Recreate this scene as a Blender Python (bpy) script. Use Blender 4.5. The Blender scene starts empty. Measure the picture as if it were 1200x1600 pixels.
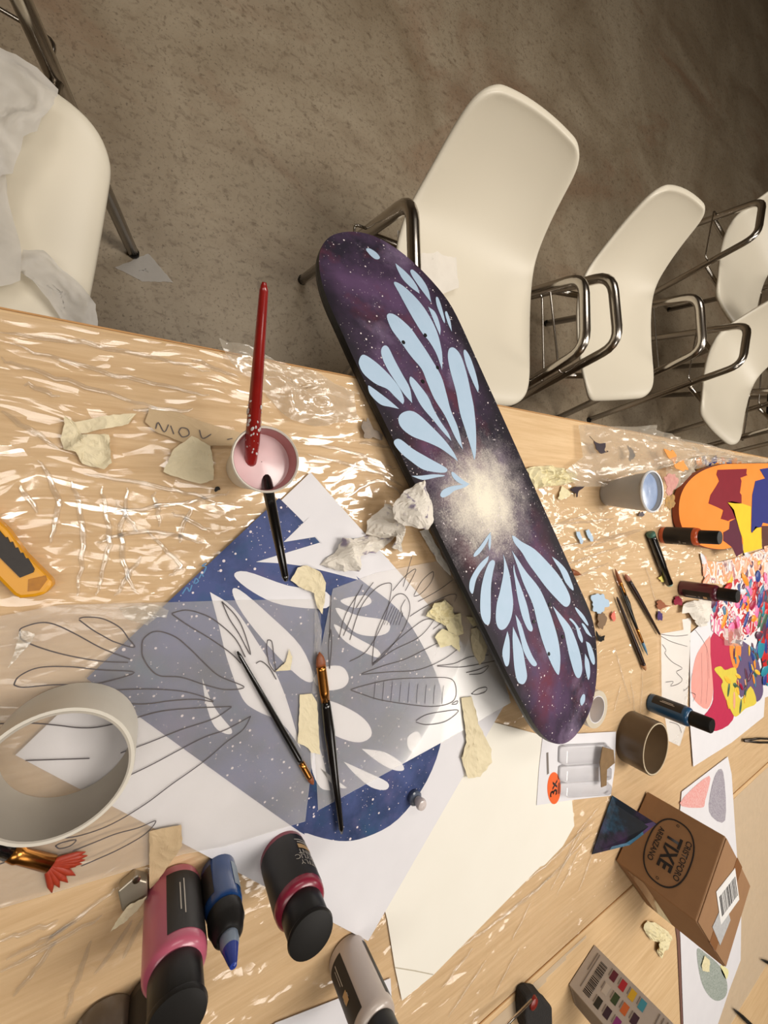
import bpy, bmesh, math, random
import numpy as np
from mathutils import Vector, Matrix
from mathutils.geometry import tessellate_polygon

scene = bpy.context.scene
COL = scene.collection

# ------------------------------------------------------------------ camera
TZ = 0.74                      # table top height
CZ = TZ + 0.43                 # camera height
FPX = 600.0
TH = math.atan(349 / 600.0)
S_, C_ = math.sin(TH), math.cos(TH)
FW = Vector((0, S_, -C_)); RT = Vector((0, C_, S_)); UP = Vector((-1, 0, 0))
cam = bpy.data.objects.new('camera', bpy.data.cameras.new('camera'))
COL.objects.link(cam)
cam.data.sensor_fit = 'VERTICAL'
cam.data.sensor_height = 32.0
cam.data.lens = 12.0
cam.data.clip_start = 0.01
cam.matrix_world = Matrix(((RT.x, UP.x, -FW.x, 0), (RT.y, UP.y, -FW.y, 0), (RT.z, UP.z, -FW.z, CZ), (0, 0, 0, 1)))
scene.camera = cam

# ------------------------------------------------------------------ world, lamps, exposure
vs = scene.view_settings
vs.view_transform = 'Standard'
try: vs.look = 'None'
except Exception: pass
vs.gamma = 1.0
vs.exposure = 0.40
vs.use_curve_mapping = False
world = bpy.data.worlds.new('room_air'); scene.world = world
world.use_nodes = True
world.node_tree.nodes['Background'].inputs[0].default_value = (1.0, 0.96, 0.90, 1)
world.node_tree.nodes['Background'].inputs[1].default_value = 0.15

def area(name, loc, sx, sy, power, col=(1.0, 0.94, 0.86)):
    l = bpy.data.lights.new(name, 'AREA'); l.shape = 'RECTANGLE'; l.size = sx; l.size_y = sy
    l.energy = power; l.color = col
    o = bpy.data.objects.new(name, l); COL.objects.link(o); o.location = loc
    return o
area('ceiling_lamp', (0.05, 1.35, 2.85), 0.62, 1.5, 36)
area('ceiling_lamp', (-1.7, 0.4, 2.85), 0.62, 1.5, 15)
area('ceiling_lamp', (0.35, -0.95, 2.85), 0.62, 1.5, 11)
area('ceiling_lamp', (0.05, 3.9, 2.85), 0.62, 1.5, 22)  # added lamp beyond the tables, puts highlights into the film at the far end
area('ceiling_lamp', (1.9, 1.4, 2.85), 0.62, 1.5, 12)

# ------------------------------------------------------------------ helpers
def W(u, v, h=0.0):
    """photo position (1200x1600 frame) -> point in the room, h above the table top"""
    return WZ(u, v, TZ + h)
def WZ(u, v, z):
    d = FW * FPX + RT * (u - 600) + UP * (800 - v)
    k = (CZ - z) / (-d.z)
    return Vector((d.x * k, d.y * k, z))
def C(off, s, pts):
    return [(off[0] + p[0] / s, off[1] + p[1] / s) + tuple(p[2:]) for p in pts]
def lin(c):
    c = c / 255.0
    return c / 12.92 if c <= 0.04045 else ((c + 0.055) / 1.055) ** 2.4
def rgb(r, g, b): return (lin(r), lin(g), lin(b), 1)

def nn(nt, t, **k):
    n = nt.nodes.new(t)
    for a, b in k.items(): setattr(n, a, b)
    return n
MATS = {}
def mat(name, c1, c2=None, scale=20.0, rough=0.5, metal=0.0, bump=0.0, bscale=None, stretch=(1, 1, 1), coat=0.0, alpha=1.0, trans=0.0, detail=4.0, spec=0.5, world_space=False):
    """Principled with a two-tone noise colour and optional fine relief"""
    if name in MATS: return MATS[name]
    m = bpy.data.materials.new(name); m.use_nodes = True; MATS[name] = m
    nt = m.node_tree; b = nt.nodes['Principled BSDF']
    if c2 is None: c2 = tuple(min(1, x * 0.88) for x in c1[:3]) + (1,)
    tc = nn(nt, 'ShaderNodeTexCoord'); mp = nn(nt, 'ShaderNodeMapping')
    if world_space:
        g = nn(nt, 'ShaderNodeNewGeometry'); nt.links.new(g.outputs['Position'], mp.inputs[0])
    else:
        nt.links.new(tc.outputs['Object'], mp.inputs[0])
    mp.inputs['Scale'].default_value = stretch
    no = nn(nt, 'ShaderNodeTexNoise'); no.inputs['Scale'].default_value = scale; no.inputs['Detail'].default_value = detail
    nt.links.new(mp.outputs[0], no.inputs[0])
    mx = nn(nt, 'ShaderNodeMix', data_type='RGBA')
    mx.inputs[6].default_value = c1; mx.inputs[7].default_value = c2
    nt.links.new(no.outputs['Fac'], mx.inputs[0]); nt.links.new(mx.outputs[2], b.inputs['Base Color'])
    b.inputs['Roughness'].default_value = rough; b.inputs['Metallic'].default_value = metal
    b.inputs['Coat Weight'].default_value = coat; b.inputs['Alpha'].default_value = alpha
    b.inputs['Transmission Weight'].default_value = trans
    b.inputs['Specular IOR Level'].default_value = spec
    if bump:
        n2 = nn(nt, 'ShaderNodeTexNoise'); n2.inputs['Scale'].default_value = bscale or scale * 3; n2.inputs['Detail'].default_value = 5
        nt.links.new(mp.outputs[0], n2.inputs[0])
        bp = nn(nt, 'ShaderNodeBump'); bp.inputs['Strength'].default_value = bump; bp.inputs['Distance'].default_value = 0.002
        nt.links.new(n2.outputs['Fac'], bp.inputs['Height']); nt.links.new(bp.outputs[0], b.inputs['Normal'])
    return m

def ramp_mat(name, cols, scale, rough=.5, bump=.25, stretch=(1, 1, 1)):
    """blotches of several colours"""
    m = mat(name, cols[0], cols[0], scale, rough, bump=bump, bscale=160); nt = m.node_tree; b = nt.nodes['Principled BSDF']
    tc = nn(nt, 'ShaderNodeTexCoord'); mp = nn(nt, 'ShaderNodeMapping'); mp.inputs['Scale'].default_value = stretch; nt.links.new(tc.outputs['Object'], mp.inputs[0])
    n = nn(nt, 'ShaderNodeTexNoise'); n.inputs['Scale'].default_value = scale; n.inputs['Detail'].default_value = 2.5; n.inputs['Distortion'].default_value = 1.2; nt.links.new(mp.outputs[0], n.inputs[0])
    r = nn(nt, 'ShaderNodeValToRGB'); r.color_ramp.interpolation = 'CONSTANT' if len(cols) > 6 else 'EASE'
    while len(r.color_ramp.elements) < len(cols): r.color_ramp.elements.new(.5)
    for i, (e, c_) in enumerate(zip(r.color_ramp.elements, cols)): e.position = .30 + .42 * i / max(1, len(cols) - 1); e.color = c_
    nt.links.new(n.outputs['Fac'], r.inputs[0]); nt.links.new(r.outputs[0], b.inputs['Base Color']); return m
def props(o, label=None, cat=None, group=None, kind=None):
    if label: o['label'] = label
    if cat: o['category'] = cat
    if group: o['group'] = group
    if kind: o['kind'] = kind
    return o
def link(name, me, m=None, parent=None, smooth=False):
    o = bpy.data.objects.new(name, me); COL.objects.link(o)
    if m is not None:
        for x in (m if isinstance(m, (list, tuple)) else [m]): me.materials.append(x)
    if smooth:
        me.polygons.foreach_set('use_smooth', [True] * len(me.polygons))
    if parent: o.parent = parent
    return o
def empty(name, loc, label, cat, rz=0.0, group=None):
    o = bpy.data.objects.new(name, None); COL.objects.link(o)
    o.location = loc; o.rotation_euler = (0, 0, rz); o.empty_display_size = 0.02
    return props(o, label, cat, group)
def mesh(name, vs_, fs):
    me = bpy.data.meshes.new(name); me.from_pydata([tuple(v) for v in vs_], [], fs); me.update(); return me
def rel(pts, origin):
    return [Vector(p) - Vector(origin) for p in pts]

def smooth_poly(pts, n=5, closed=True):
    """Catmull-Rom through points; a third tuple item marks a sharp corner"""
    P = [Vector((p[0], p[1])) for p in pts]; sh = [len(p) > 2 for p in pts]; N = len(P); out = []
    rng = range(N) if closed else range(N - 1)
    for i in rng:
        p1, p2 = P[i], P[(i + 1) % N]
        p0 = P[(i - 1) % N] if (closed or i > 0) else p1
        p3 = P[(i + 2) % N] if (closed or i + 2 < N) else p2
        if sh[i]: p0 = p1
        if sh[(i + 1) % N]: p3 = p2
        for k in range(n):
            t = k / n
            q = 0.5 * ((2 * p1) + (p2 - p0) * t + (2 * p0 - 5 * p1 + 4 * p2 - p3) * t * t + (3 * p1 - p0 - 3 * p2 + p3) * t ** 3)
            out.append((q.x, q.y))
    if not closed: out.append((P[-1].x, P[-1].y))
    return out
def area2(pts):
    return sum(pts[i][0] * pts[(i + 1) % len(pts)][1] - pts[(i + 1) % len(pts)][0] * pts[i][1] for i in range(len(pts)))
def prism(name, pts, z0, z1, m, parent=None, bevel=0.0, smooth=False):
    """extruded outline (x, y) between two heights"""
    pts = [(p[0], p[1]) for p in pts]
    if area2(pts) < 0: pts = pts[::-1]
    n = len(pts)
    v = [(p[0], p[1], z0) for p in pts] + [(p[0], p[1], z1) for p in pts]
    f = [tuple(range(n))[::-1], tuple(range(n, 2 * n))] + [(i, (i + 1) % n, n + (i + 1) % n, n + i) for i in range(n)]
    o = link(name, mesh(name, v, f), m, parent, smooth)
    if bevel:
        b = o.modifiers.new('bevel', 'BEVEL'); b.width = bevel; b.segments = 2; b.limit_method = 'ANGLE'; b.angle_limit = 0.7
    return o
def flat(name, pts3, m, parent=None):
    """thin fill of an outline of 3-D points (single layer of paint)"""
    tri = tessellate_polygon([[Vector(p) for p in pts3]])
    fs = []
    for t in tri:
        a, b, c = (Vector(pts3[i]) for i in t)
        fs.append(t if (b - a).cross(c - a).z >= 0 else t[::-1])
    return link(name, mesh(name, pts3, fs), m, parent)
def lathe(name, prof, m, parent=None, seg=32, sx=1.0, sy=1.0, smooth=True, loc=(0, 0, 0)):
    v, f = [], []
    for r, z in prof:
        for k in range(seg):
            a = 2 * math.pi * k / seg; v.append((r * math.cos(a) * sx, r * math.sin(a) * sy, z))
    for i in range(len(prof) - 1):
        for k in range(seg):
            f.append((i * seg + k, i * seg + (k + 1) % seg, (i + 1) * seg + (k + 1) % seg, (i + 1) * seg + k))
    o = link(name, mesh(name, v, f), m, parent, smooth); o.location = loc
    if smooth:
        md = o.modifiers.new('edge', 'EDGE_SPLIT'); md.split_angle = math.radians(40)
    return o
def tube(name, path, r, m, parent=None, seg=10, r2=None, radii=None, smooth=True, caps=True):
    """tube along points; r2 flattens it, radii tapers it"""
    P = [Vector(p) for p in path]; v, f = [], []
    up = Vector((0, 0, 1)); prev = None
    for i, p in enumerate(P):
        t = (P[min(i + 1, len(P) - 1)] - P[max(i - 1, 0)]).normalized()
        if prev is None:
            a = t.cross(up)
            if a.length < 1e-3: a = t.cross(Vector((1, 0, 0)))
            a.normalize()
        else:
            a = (prev - t * prev.dot(t)).normalized()
        prev = a; b = t.cross(a); k = radii[i] if radii else 1.0
        for j in range(seg):
            an = 2 * math.pi * j / seg
            v.append(p + a * (math.cos(an) * r * k) + b * (math.sin(an) * (r2 or r) * k))
    for i in range(len(P) - 1):
        for j in range(seg):
            f.append((i * seg + j, i * seg + (j + 1) % seg, (i + 1) * seg + (j + 1) % seg, (i + 1) * seg + j))
    if caps:
        f.append(tuple(range(seg))[::-1]); f.append(tuple(range((len(P) - 1) * seg, len(P) * seg)))
    return link(name, mesh(name, v, f), m, parent, smooth)
def rounded(path, rad, n=5):
    """polyline with rounded corners"""
    P = [Vector(p) for p in path]; out = [P[0]]
    for i in range(1, len(P) - 1):
        a = P[i] + (P[i - 1] - P[i]).normalized() * rad; b = P[i] + (P[i + 1] - P[i]).normalized() * rad
        for k in range(n + 1):
            t = k / n; out.append((1 - t) ** 2 * a + 2 * t * (1 - t) * P[i] + t * t * b)
    out.append(P[-1]); return out
def ribbon(name, pts3, w, m, parent=None):
    P = [Vector(p) for p in pts3]; v, f = [], []
    for i, p in enumerate(P):
        t = P[min(i + 1, len(P) - 1)] - P[max(i - 1, 0)]; t.z = 0
        if t.length < 1e-9: t = Vector((1, 0, 0))
        t.normalize(); s = Vector((-t.y, t.x, 0)) * (w / 2)
        v += [p - s, p + s]
    for i in range(len(P) - 1): f.append((2 * i, 2 * i + 2, 2 * i + 3, 2 * i + 1))
    return link(name, mesh(name, v, f), m, parent)
def box(name, a, b, m, parent=None, bevel=0.0):
    return prism(name, [(a[0], a[1]), (b[0], a[1]), (b[0], b[1]), (a[0], b[1])], a[2], b[2], m, parent, bevel)
def copy_tree(o, parent=None):
    c = o.copy(); COL.objects.link(c); c.parent = parent
    for ch in list(o.children): copy_tree(ch, c)
    return c
def text_mesh(s, size, extrude=0.0, bold=0.0):
    cu = bpy.data.curves.new('lettering', 'FONT'); cu.body = s; cu.size = size; cu.extrude = extrude; cu.offset = bold
    cu.align_x = 'CENTER'; cu.align_y = 'CENTER'
    o = bpy.data.objects.new('lettering', cu); COL.objects.link(o)
    dg = bpy.context.evaluated_depsgraph_get(); dg.update()
    me = bpy.data.meshes.new_from_object(o.evaluated_get(dg))
    bpy.data.objects.remove(o); bpy.data.curves.remove(cu)
    return me
# smooth random relief in numpy
_rs = np.random.RandomState(7); _perm = np.concatenate([_rs.permutation(256)] * 2); _ga = _rs.rand(256) * 2 * np.pi
def perlin(x, y, seed=0):
    x = np.asarray(x, float) + seed * 17.31; y = np.asarray(y, float) + seed * 5.77
    xi = np.floor(x).astype(int); yi = np.floor(y).astype(int); xf = x - xi; yf = y - yi
    def g(ix, iy, fx, fy):
        a = _ga[_perm[(_perm[ix & 255] + iy) & 255]]; return np.cos(a) * fx + np.sin(a) * fy
    u = xf ** 3 * (xf * (xf * 6 - 15) + 10); v = yf ** 3 * (yf * (yf * 6 - 15) + 10)
    n0 = g(xi, yi, xf, yf) * (1 - u) + g(xi + 1, yi, xf - 1, yf) * u
    n1 = g(xi, yi + 1, xf, yf - 1) * (1 - u) + g(xi + 1, yi + 1, xf - 1, yf - 1) * u
    return n0 * (1 - v) + n1 * v
def ridge(x, y, seed=0, p=2.5):
    return np.clip(1 - np.abs(perlin(x, y, seed)) * 2.6, 0, 1) ** p
def star_sheet(name, pts, h0, amp, freq, seed, m, parent=None, rings=12, dome=0.0, z_of=None, origin=(0, 0, 0), sharp=True, jag=0.0, thick=0.0):
    """crumpled sheet with a given outline (x, y): rings from its middle to its edge"""
    pts = [(p[0], p[1]) for p in pts]
    if area2(pts) < 0: pts = pts[::-1]
    # resample the outline
    out = []
    per = sum(math.dist(pts[i], pts[(i + 1) % len(pts)]) for i in range(len(pts)))
    for i in range(len(pts)):
        a, b = pts[i], pts[(i + 1) % len(pts)]; n = max(1, int(round(math.dist(a, b) / per * 44)))
        for k in range(n): out.append((a[0] + (b[0] - a[0]) * k / n, a[1] + (b[1] - a[1]) * k / n))
    cx = sum(p[0] for p in out) / len(out); cy = sum(p[1] for p in out) / len(out); n = len(out)
    rnd = random.Random(seed); v = []; f = []
    X = []; Y = []; R = []
    for i in range(1, rings + 1):
        t = i / rings
        for p in out:
            jx = rnd.uniform(-1, 1) * jag; jy = rnd.uniform(-1, 1) * jag
            X.append(cx + (p[0] - cx) * t + jx); Y.append(cy + (p[1] - cy) * t + jy); R.append(t)
    X.append(cx); Y.append(cy); R.append(0)
    X = np.array(X); Y = np.array(Y); R = np.array(R)
    Hh = amp * (ridge(X * freq, Y * freq, seed, 1.6) * 0.75 + ridge(X * freq * 2.7, Y * freq * 2.7, seed + 3, 1.4) * 0.3)
    Z = h0 + Hh + dome * (1 - R ** 2)
    if z_of is not None: Z = Z + np.array([z_of(a, b) for a, b in zip(X, Y)])
    v = [(X[i] - origin[0], Y[i] - origin[1], Z[i] - origin[2]) for i in range(len(X))]
    for i in range(rings - 1):
        for k in range(n):
            f.append((i * n + k, (i + 1) * n + k, (i + 1) * n + (k + 1) % n, i * n + (k + 1) % n))
    c = len(v) - 1
    for k in range(n): f.append((c, k, (k + 1) % n))
    o = link(name, mesh(name, v, f), m, parent, not sharp)
    if thick:
        md = o.modifiers.new('thickness', 'SOLIDIFY'); md.thickness = thick; md.offset = 1
    return o

# ------------------------------------------------------------------ materials
M_steel = mat('chrome_tube', rgb(196, 190, 182), rgb(176, 169, 160), 8, 0.2, 1.0)
M_shell = mat('ivory_plastic', rgb(222, 214, 196), rgb(216, 207, 188), 3, 0.38, bump=0.02, bscale=300)
M_black = mat('black_plastic', rgb(20, 19, 18), rgb(28, 26, 25), 40, 0.42, spec=0.3)
M_white = mat('white_paper', rgb(224, 222, 226), rgb(216, 214, 218), 30, 0.75, bump=0.03, bscale=500)
M_cream = mat('cream_paper', rgb(236, 232, 222), rgb(230, 225, 213), 12, 0.8, bump=0.04, bscale=600)
M_tape = mat('masking_tape', rgb(228, 216, 184), rgb(214, 200, 166), 60, 0.7, bump=0.15, bscale=400)
M_tissue = mat('tissue_paper', rgb(228, 222, 212), rgb(216, 209, 198), 40, 0.85, bump=0.1, bscale=300)
M_graphite = mat('pencil_line', rgb(70, 64, 66), rgb(95, 88, 90), 300, 0.7)
M_gold = mat('brass_ferrule', rgb(200, 140, 70), rgb(160, 100, 45), 60, 0.25, 1.0)
M_lacquer = mat('black_lacquer', rgb(12, 11, 11), rgb(18, 16, 15), 30, 0.2, coat=0.3)

def wood_mat(name, c1, c2, c3):
    m = bpy.data.materials.new(name); m.use_nodes = True; nt = m.node_tree; b = nt.nodes['Principled BSDF']
    g = nn(nt, 'ShaderNodeNewGeometry'); mp = nn(nt, 'ShaderNodeMapping'); mp.inputs['Scale'].default_value = (1.0, 0.05, 1.0)
    nt.links.new(g.outputs['Position'], mp.inputs[0])
    n1 = nn(nt, 'ShaderNodeTexNoise'); n1.inputs['Scale'].default_value = 160; n1.inputs['Detail'].default_value = 6; n1.inputs['Roughness'].default_value = 0.7
    nt.links.new(mp.outputs[0], n1.inputs[0])
    mp2 = nn(nt, 'ShaderNodeMapping'); mp2.inputs['Scale'].default_value = (1.0, 0.16, 1.0); nt.links.new(g.outputs['Position'], mp2.inputs[0])
    n2 = nn(nt, 'ShaderNodeTexNoise'); n2.inputs['Scale'].default_value = 22; n2.inputs['Detail'].default_value = 3; n2.inputs['Distortion'].default_value = 0.6
    nt.links.new(mp2.outputs[0], n2.inputs[0])
    r1 = nn(nt, 'ShaderNodeValToRGB'); r1.color_ramp.elements[0].position = 0.34; r1.color_ramp.elements[1].position = 0.66
    r1.color_ramp.elements[0].color = c2; r1.color_ramp.elements[1].color = c1
    nt.links.new(n1.outputs['Fac'], r1.inputs[0])
    mx = nn(nt, 'ShaderNodeMix', data_type='RGBA'); mx.inputs[7].default_value = c3
    mr = nn(nt, 'ShaderNodeMapRange'); mr.inputs[1].default_value = 0.45; mr.inputs[2].default_value = 0.75; mr.inputs[4].default_value = 0.55
    nt.links.new(n2.outputs['Fac'], mr.inputs[0]); nt.links.new(mr.outputs[0], mx.inputs[0])
    nt.links.new(r1.outputs[0], mx.inputs[6]); nt.links.new(mx.outputs[2], b.inputs['Base Color'])
    b.inputs['Roughness'].default_value = 0.55; b.inputs['Specular IOR Level'].default_value = 0.25
    return m
M_wood = wood_mat('beech_laminate', rgb(222, 191, 149), rgb(203, 169, 125), rgb(211, 178, 134))
M_woodedge = wood_mat('beech_edge', rgb(196, 150, 98), rgb(172, 126, 78), rgb(180, 136, 86))

def floor_mat():
    m = bpy.data.materials.new('stained_concrete'); m.use_nodes = True; nt = m.node_tree; b = nt.nodes['Principled BSDF']
    g = nn(nt, 'ShaderNodeNewGeometry')
    def noise(s, d, dist=0, stretch=(1, 1, 1), rot=0.0):
        mp = nn(nt, 'ShaderNodeMapping'); mp.inputs['Scale'].default_value = stretch; mp.inputs['Rotation'].default_value = (0, 0, rot)
        nt.links.new(g.outputs['Position'], mp.inputs[0])
        n = nn(nt, 'ShaderNodeTexNoise'); n.inputs['Scale'].default_value = s; n.inputs['Detail'].default_value = d; n.inputs['Distortion'].default_value = dist
        n.inputs['Roughness'].default_value = 0.62
        nt.links.new(mp.outputs[0], n.inputs[0]); return n
    a = noise(1.6, 8, 0.8); s = noise(3.0, 6, 0.5, (1.0, 0.35, 1), 0.5); p = noise(42, 4, 0.3, (1, 0.6, 1), 0.7); sp = noise(130, 3)
    r = nn(nt, 'ShaderNodeValToRGB'); e = r.color_ramp.elements
    e[0].position = 0.3; e[0].color = rgb(130, 114, 92); e[1].position = 0.72; e[1].color = rgb(170, 156, 134)
    nt.links.new(a.outputs['Fac'], r.inputs[0])
    def over(prev, fac_node, lo, hi, col, k):
        mr = nn(nt, 'ShaderNodeMapRange'); mr.inputs[1].default_value = lo; mr.inputs[2].default_value = hi; mr.inputs[4].default_value = k
        nt.links.new(fac_node.outputs['Fac'], mr.inputs[0])
        mx = nn(nt, 'ShaderNodeMix', data_type='RGBA'); mx.inputs[7].default_value = col
        nt.links.new(mr.outputs[0], mx.inputs[0]); nt.links.new(prev, mx.inputs[6]); return mx.outputs[2]
    rs = noise(2.3, 7, 1.0, (1, .5, 1), 1.1)
    c = over(r.outputs[0], s, 0.5, 0.75, rgb(108, 86, 64), 0.65)
    c = over(c, rs, 0.56, 0.72, rgb(124, 84, 58), 0.5)
    c = over(c, p, 0.55, 0.7, rgb(92, 74, 56), 0.5)
    c = over(c, sp, 0.60, 0.68, rgb(74, 60, 46), 0.6)
    c = over(c, noise(70, 4, 0.4), 0.56, 0.66, rgb(100, 84, 66), 0.5)
    nt.links.new(c, b.inputs['Base Color']); b.inputs['Roughness'].default_value = 0.5
    bp = nn(nt, 'ShaderNodeBump'); bp.inputs['Strength'].default_value = 0.25; bp.inputs['Distance'].default_value = 0.004
    nt.links.new(p.outputs['Fac'], bp.inputs['Height']); nt.links.new(bp.outputs[0], b.inputs['Normal'])
    return m

def see_through(name, colour, opaque, gloss=0.05, rough=0.25, translucent=0.5, bump=0.0, bscale=60):
    """thin translucent sheet: part passes straight through, part scatters, part mirrors"""
    m = bpy.data.materials.new(name); m.use_nodes = True; nt = m.node_tree
    for n in list(nt.nodes):
        if n.type != 'OUTPUT_MATERIAL': nt.nodes.remove(n)
    out = [n for n in nt.nodes if n.type == 'OUTPUT_MATERIAL'][0]
    tp = nn(nt, 'ShaderNodeBsdfTransparent'); df = nn(nt, 'ShaderNodeBsdfDiffuse'); tl = nn(nt, 'ShaderNodeBsdfTranslucent'); gl = nn(nt, 'ShaderNodeBsdfGlossy')
    df.inputs[0].default_value = colour; tl.inputs[0].default_value = colour
    gl.inputs['Roughness'].default_value = rough; gl.inputs['Color'].default_value = (1, 1, 1, 1)
    m1 = nn(nt, 'ShaderNodeMixShader'); m1.inputs[0].default_value = translucent
    nt.links.new(df.outputs[0], m1.inputs[1]); nt.links.new(tl.outputs[0], m1.inputs[2])
    m2 = nn(nt, 'ShaderNodeMixShader')
    nt.links.new(tp.outputs[0], m2.inputs[1]); nt.links.new(m1.outputs[0], m2.inputs[2])
    tc = nn(nt, 'ShaderNodeTexCoord'); no = nn(nt, 'ShaderNodeTexNoise'); no.inputs['Scale'].default_value = bscale; no.inputs['Detail'].default_value = 4
    nt.links.new(tc.outputs['Object'], no.inputs[0])
    mr = nn(nt, 'ShaderNodeMapRange'); mr.inputs[3].default_value = opaque * 0.9; mr.inputs[4].default_value = min(1, opaque * 1.1)
    nt.links.new(no.outputs['Fac'], mr.inputs[0]); nt.links.new(mr.outputs[0], m2.inputs[0])
    fr = nn(nt, 'ShaderNodeFresnel'); fr.inputs[0].default_value = 1.4
    ad = nn(nt, 'ShaderNodeMath', operation='ADD'); ad.use_clamp = True; ad.inputs[1].default_value = gloss
    nt.links.new(fr.outputs[0], ad.inputs[0])
    m3 = nn(nt, 'ShaderNodeMixShader'); nt.links.new(ad.outputs[0], m3.inputs[0])
    nt.links.new(m2.outputs[0], m3.inputs[1]); nt.links.new(gl.outputs[0], m3.inputs[2])
    nt.links.new(m3.outputs[0], out.inputs[0])
    if bump:
        bp = nn(nt, 'ShaderNodeBump'); bp.inputs['Strength'].default_value = bump; bp.inputs['Distance'].default_value = 0.003
        nt.links.new(no.outputs['Fac'], bp.inputs['Height'])
        for n in (gl, fr): nt.links.new(bp.outputs[0], n.inputs['Normal'])
    return m
def crease(m, k=1.0, dist=.003):
    """sharp crumple relief: stretched cells running two ways, swapped from place to place"""
    nt = m.node_tree; g = nn(nt, 'ShaderNodeNewGeometry')
    wn = nn(nt, 'ShaderNodeTexNoise'); wn.inputs['Scale'].default_value = 7; nt.links.new(g.outputs['Position'], wn.inputs[0])
    wa = nn(nt, 'ShaderNodeVectorMath', operation='MULTIPLY_ADD'); wa.inputs[1].default_value = (.07, .07, 0)
    nt.links.new(wn.outputs['Color'], wa.inputs[0]); nt.links.new(g.outputs['Position'], wa.inputs[2])
    def cells(rot, st, sc, k):
        mp = nn(nt, 'ShaderNodeMapping'); mp.inputs['Rotation'].default_value = (0, 0, rot); mp.inputs['Scale'].default_value = st
        nt.links.new(wa.outputs[0], mp.inputs[0])
        v = nn(nt, 'ShaderNodeTexVoronoi'); v.inputs['Scale'].default_value = sc; nt.links.new(mp.outputs[0], v.inputs[0])
        s = nn(nt, 'ShaderNodeVectorMath', operation='SUBTRACT'); s.inputs[1].default_value = (.5, .5, .5); nt.links.new(v.outputs['Color'], s.inputs[0])
        t = nn(nt, 'ShaderNodeVectorMath', operation='MULTIPLY'); t.inputs[1].default_value = (k, k, 0); nt.links.new(s.outputs[0], t.inputs[0]); return t.outputs[0]
    mk = nn(nt, 'ShaderNodeTexNoise'); mk.inputs['Scale'].default_value = 5; nt.links.new(g.outputs['Position'], mk.inputs[0])
    mr = nn(nt, 'ShaderNodeMapRange'); mr.inputs[1].default_value = .47; mr.inputs[2].default_value = .53; nt.links.new(mk.outputs['Fac'], mr.inputs[0])
    mx = nn(nt, 'ShaderNodeMix', data_type='VECTOR'); nt.links.new(mr.outputs[0], mx.inputs[0])
    nt.links.new(cells(.2, (1, .11, 1), 230, .40 * k), mx.inputs[4]); nt.links.new(cells(1.0, (1, .15, 1), 170, .42 * k), mx.inputs[5])
    # taut in places, tightly crumpled in others; calmer away from the edge
    cn = nn(nt, 'ShaderNodeTexNoise'); cn.inputs['Scale'].default_value = 3.2; nt.links.new(g.outputs['Position'], cn.inputs[0])
    cm = nn(nt, 'ShaderNodeMapRange'); cm.inputs[1].default_value = .38; cm.inputs[2].default_value = .6; cm.inputs[3].default_value = .35; cm.inputs[4].default_value = 1.1; nt.links.new(cn.outputs['Fac'], cm.inputs[0])
    sx = nn(nt, 'ShaderNodeSeparateXYZ'); nt.links.new(g.outputs['Position'], sx.inputs[0])
    cx = nn(nt, 'ShaderNodeMapRange'); cx.inputs[1].default_value = .2; cx.inputs[2].default_value = .5; cx.inputs[3].default_value = 1.0; cx.inputs[4].default_value = .7; nt.links.new(sx.outputs['X'], cx.inputs[0])
    cp = nn(nt, 'ShaderNodeMath', operation='MULTIPLY'); nt.links.new(cm.outputs[0], cp.inputs[0]); nt.links.new(cx.outputs[0], cp.inputs[1])
    tot = g.outputs['Normal']
    for src in (mx.outputs[1], cells(.5, (1, .4, 1), 44, .26 * k), cells(-.4, (1, .2, 1), 100, .2 * k)):
        ad = nn(nt, 'ShaderNodeVectorMath', operation='ADD'); nt.links.new(tot, ad.inputs[0])
        sc = nn(nt, 'ShaderNodeVectorMath', operation='SCALE'); nt.links.new(src, sc.inputs[0]); nt.links.new(cp.outputs[0], sc.inputs['Scale'])
        nt.links.new(sc.outputs[0], ad.inputs[1]); tot = ad.outputs[0]
    no = nn(nt, 'ShaderNodeVectorMath', operation='NORMALIZE'); nt.links.new(tot, no.inputs[0])
    for n in nt.nodes:
        if n.type == 'BSDF_GLOSSY': nt.links.new(no.outputs[0], n.inputs['Normal'])
        if n.type == 'MATH' and n.inputs[0].is_linked and n.inputs[0].links[0].from_node.type == 'FRESNEL':
            nt.links.remove(n.inputs[0].links[0]); n.inputs[0].default_value = .045
    return m
M_film = crease(see_through('plastic_film', rgb(235, 225, 210), 0.07, 0.035, 0.12, 0.3))
M_film2 = crease(see_through('hazy_film', rgb(238, 230, 214), 0.34, 0.05, 0.17, 0.4), .9)
M_film3 = crease(see_through('milky_film', rgb(232, 220, 198), 0.62, 0.04, 0.2, 0.3), .7)
M_trace = see_through('tracing_paper', rgb(212, 205, 196), 0.17, 0.0, 0.5, 0.35)
M_clear = see_through('clear_plastic', rgb(225, 225, 225), 0.05, 0.06, 0.06, 0.3)
M_cup = see_through('frosted_plastic', rgb(205, 205, 205), 0.7, 0.05, 0.25, 0.5)
M_tissue_thin = see_through('thin_tissue', rgb(222, 218, 212), 0.78, 0.0, 0.6, 0.4)

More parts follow.
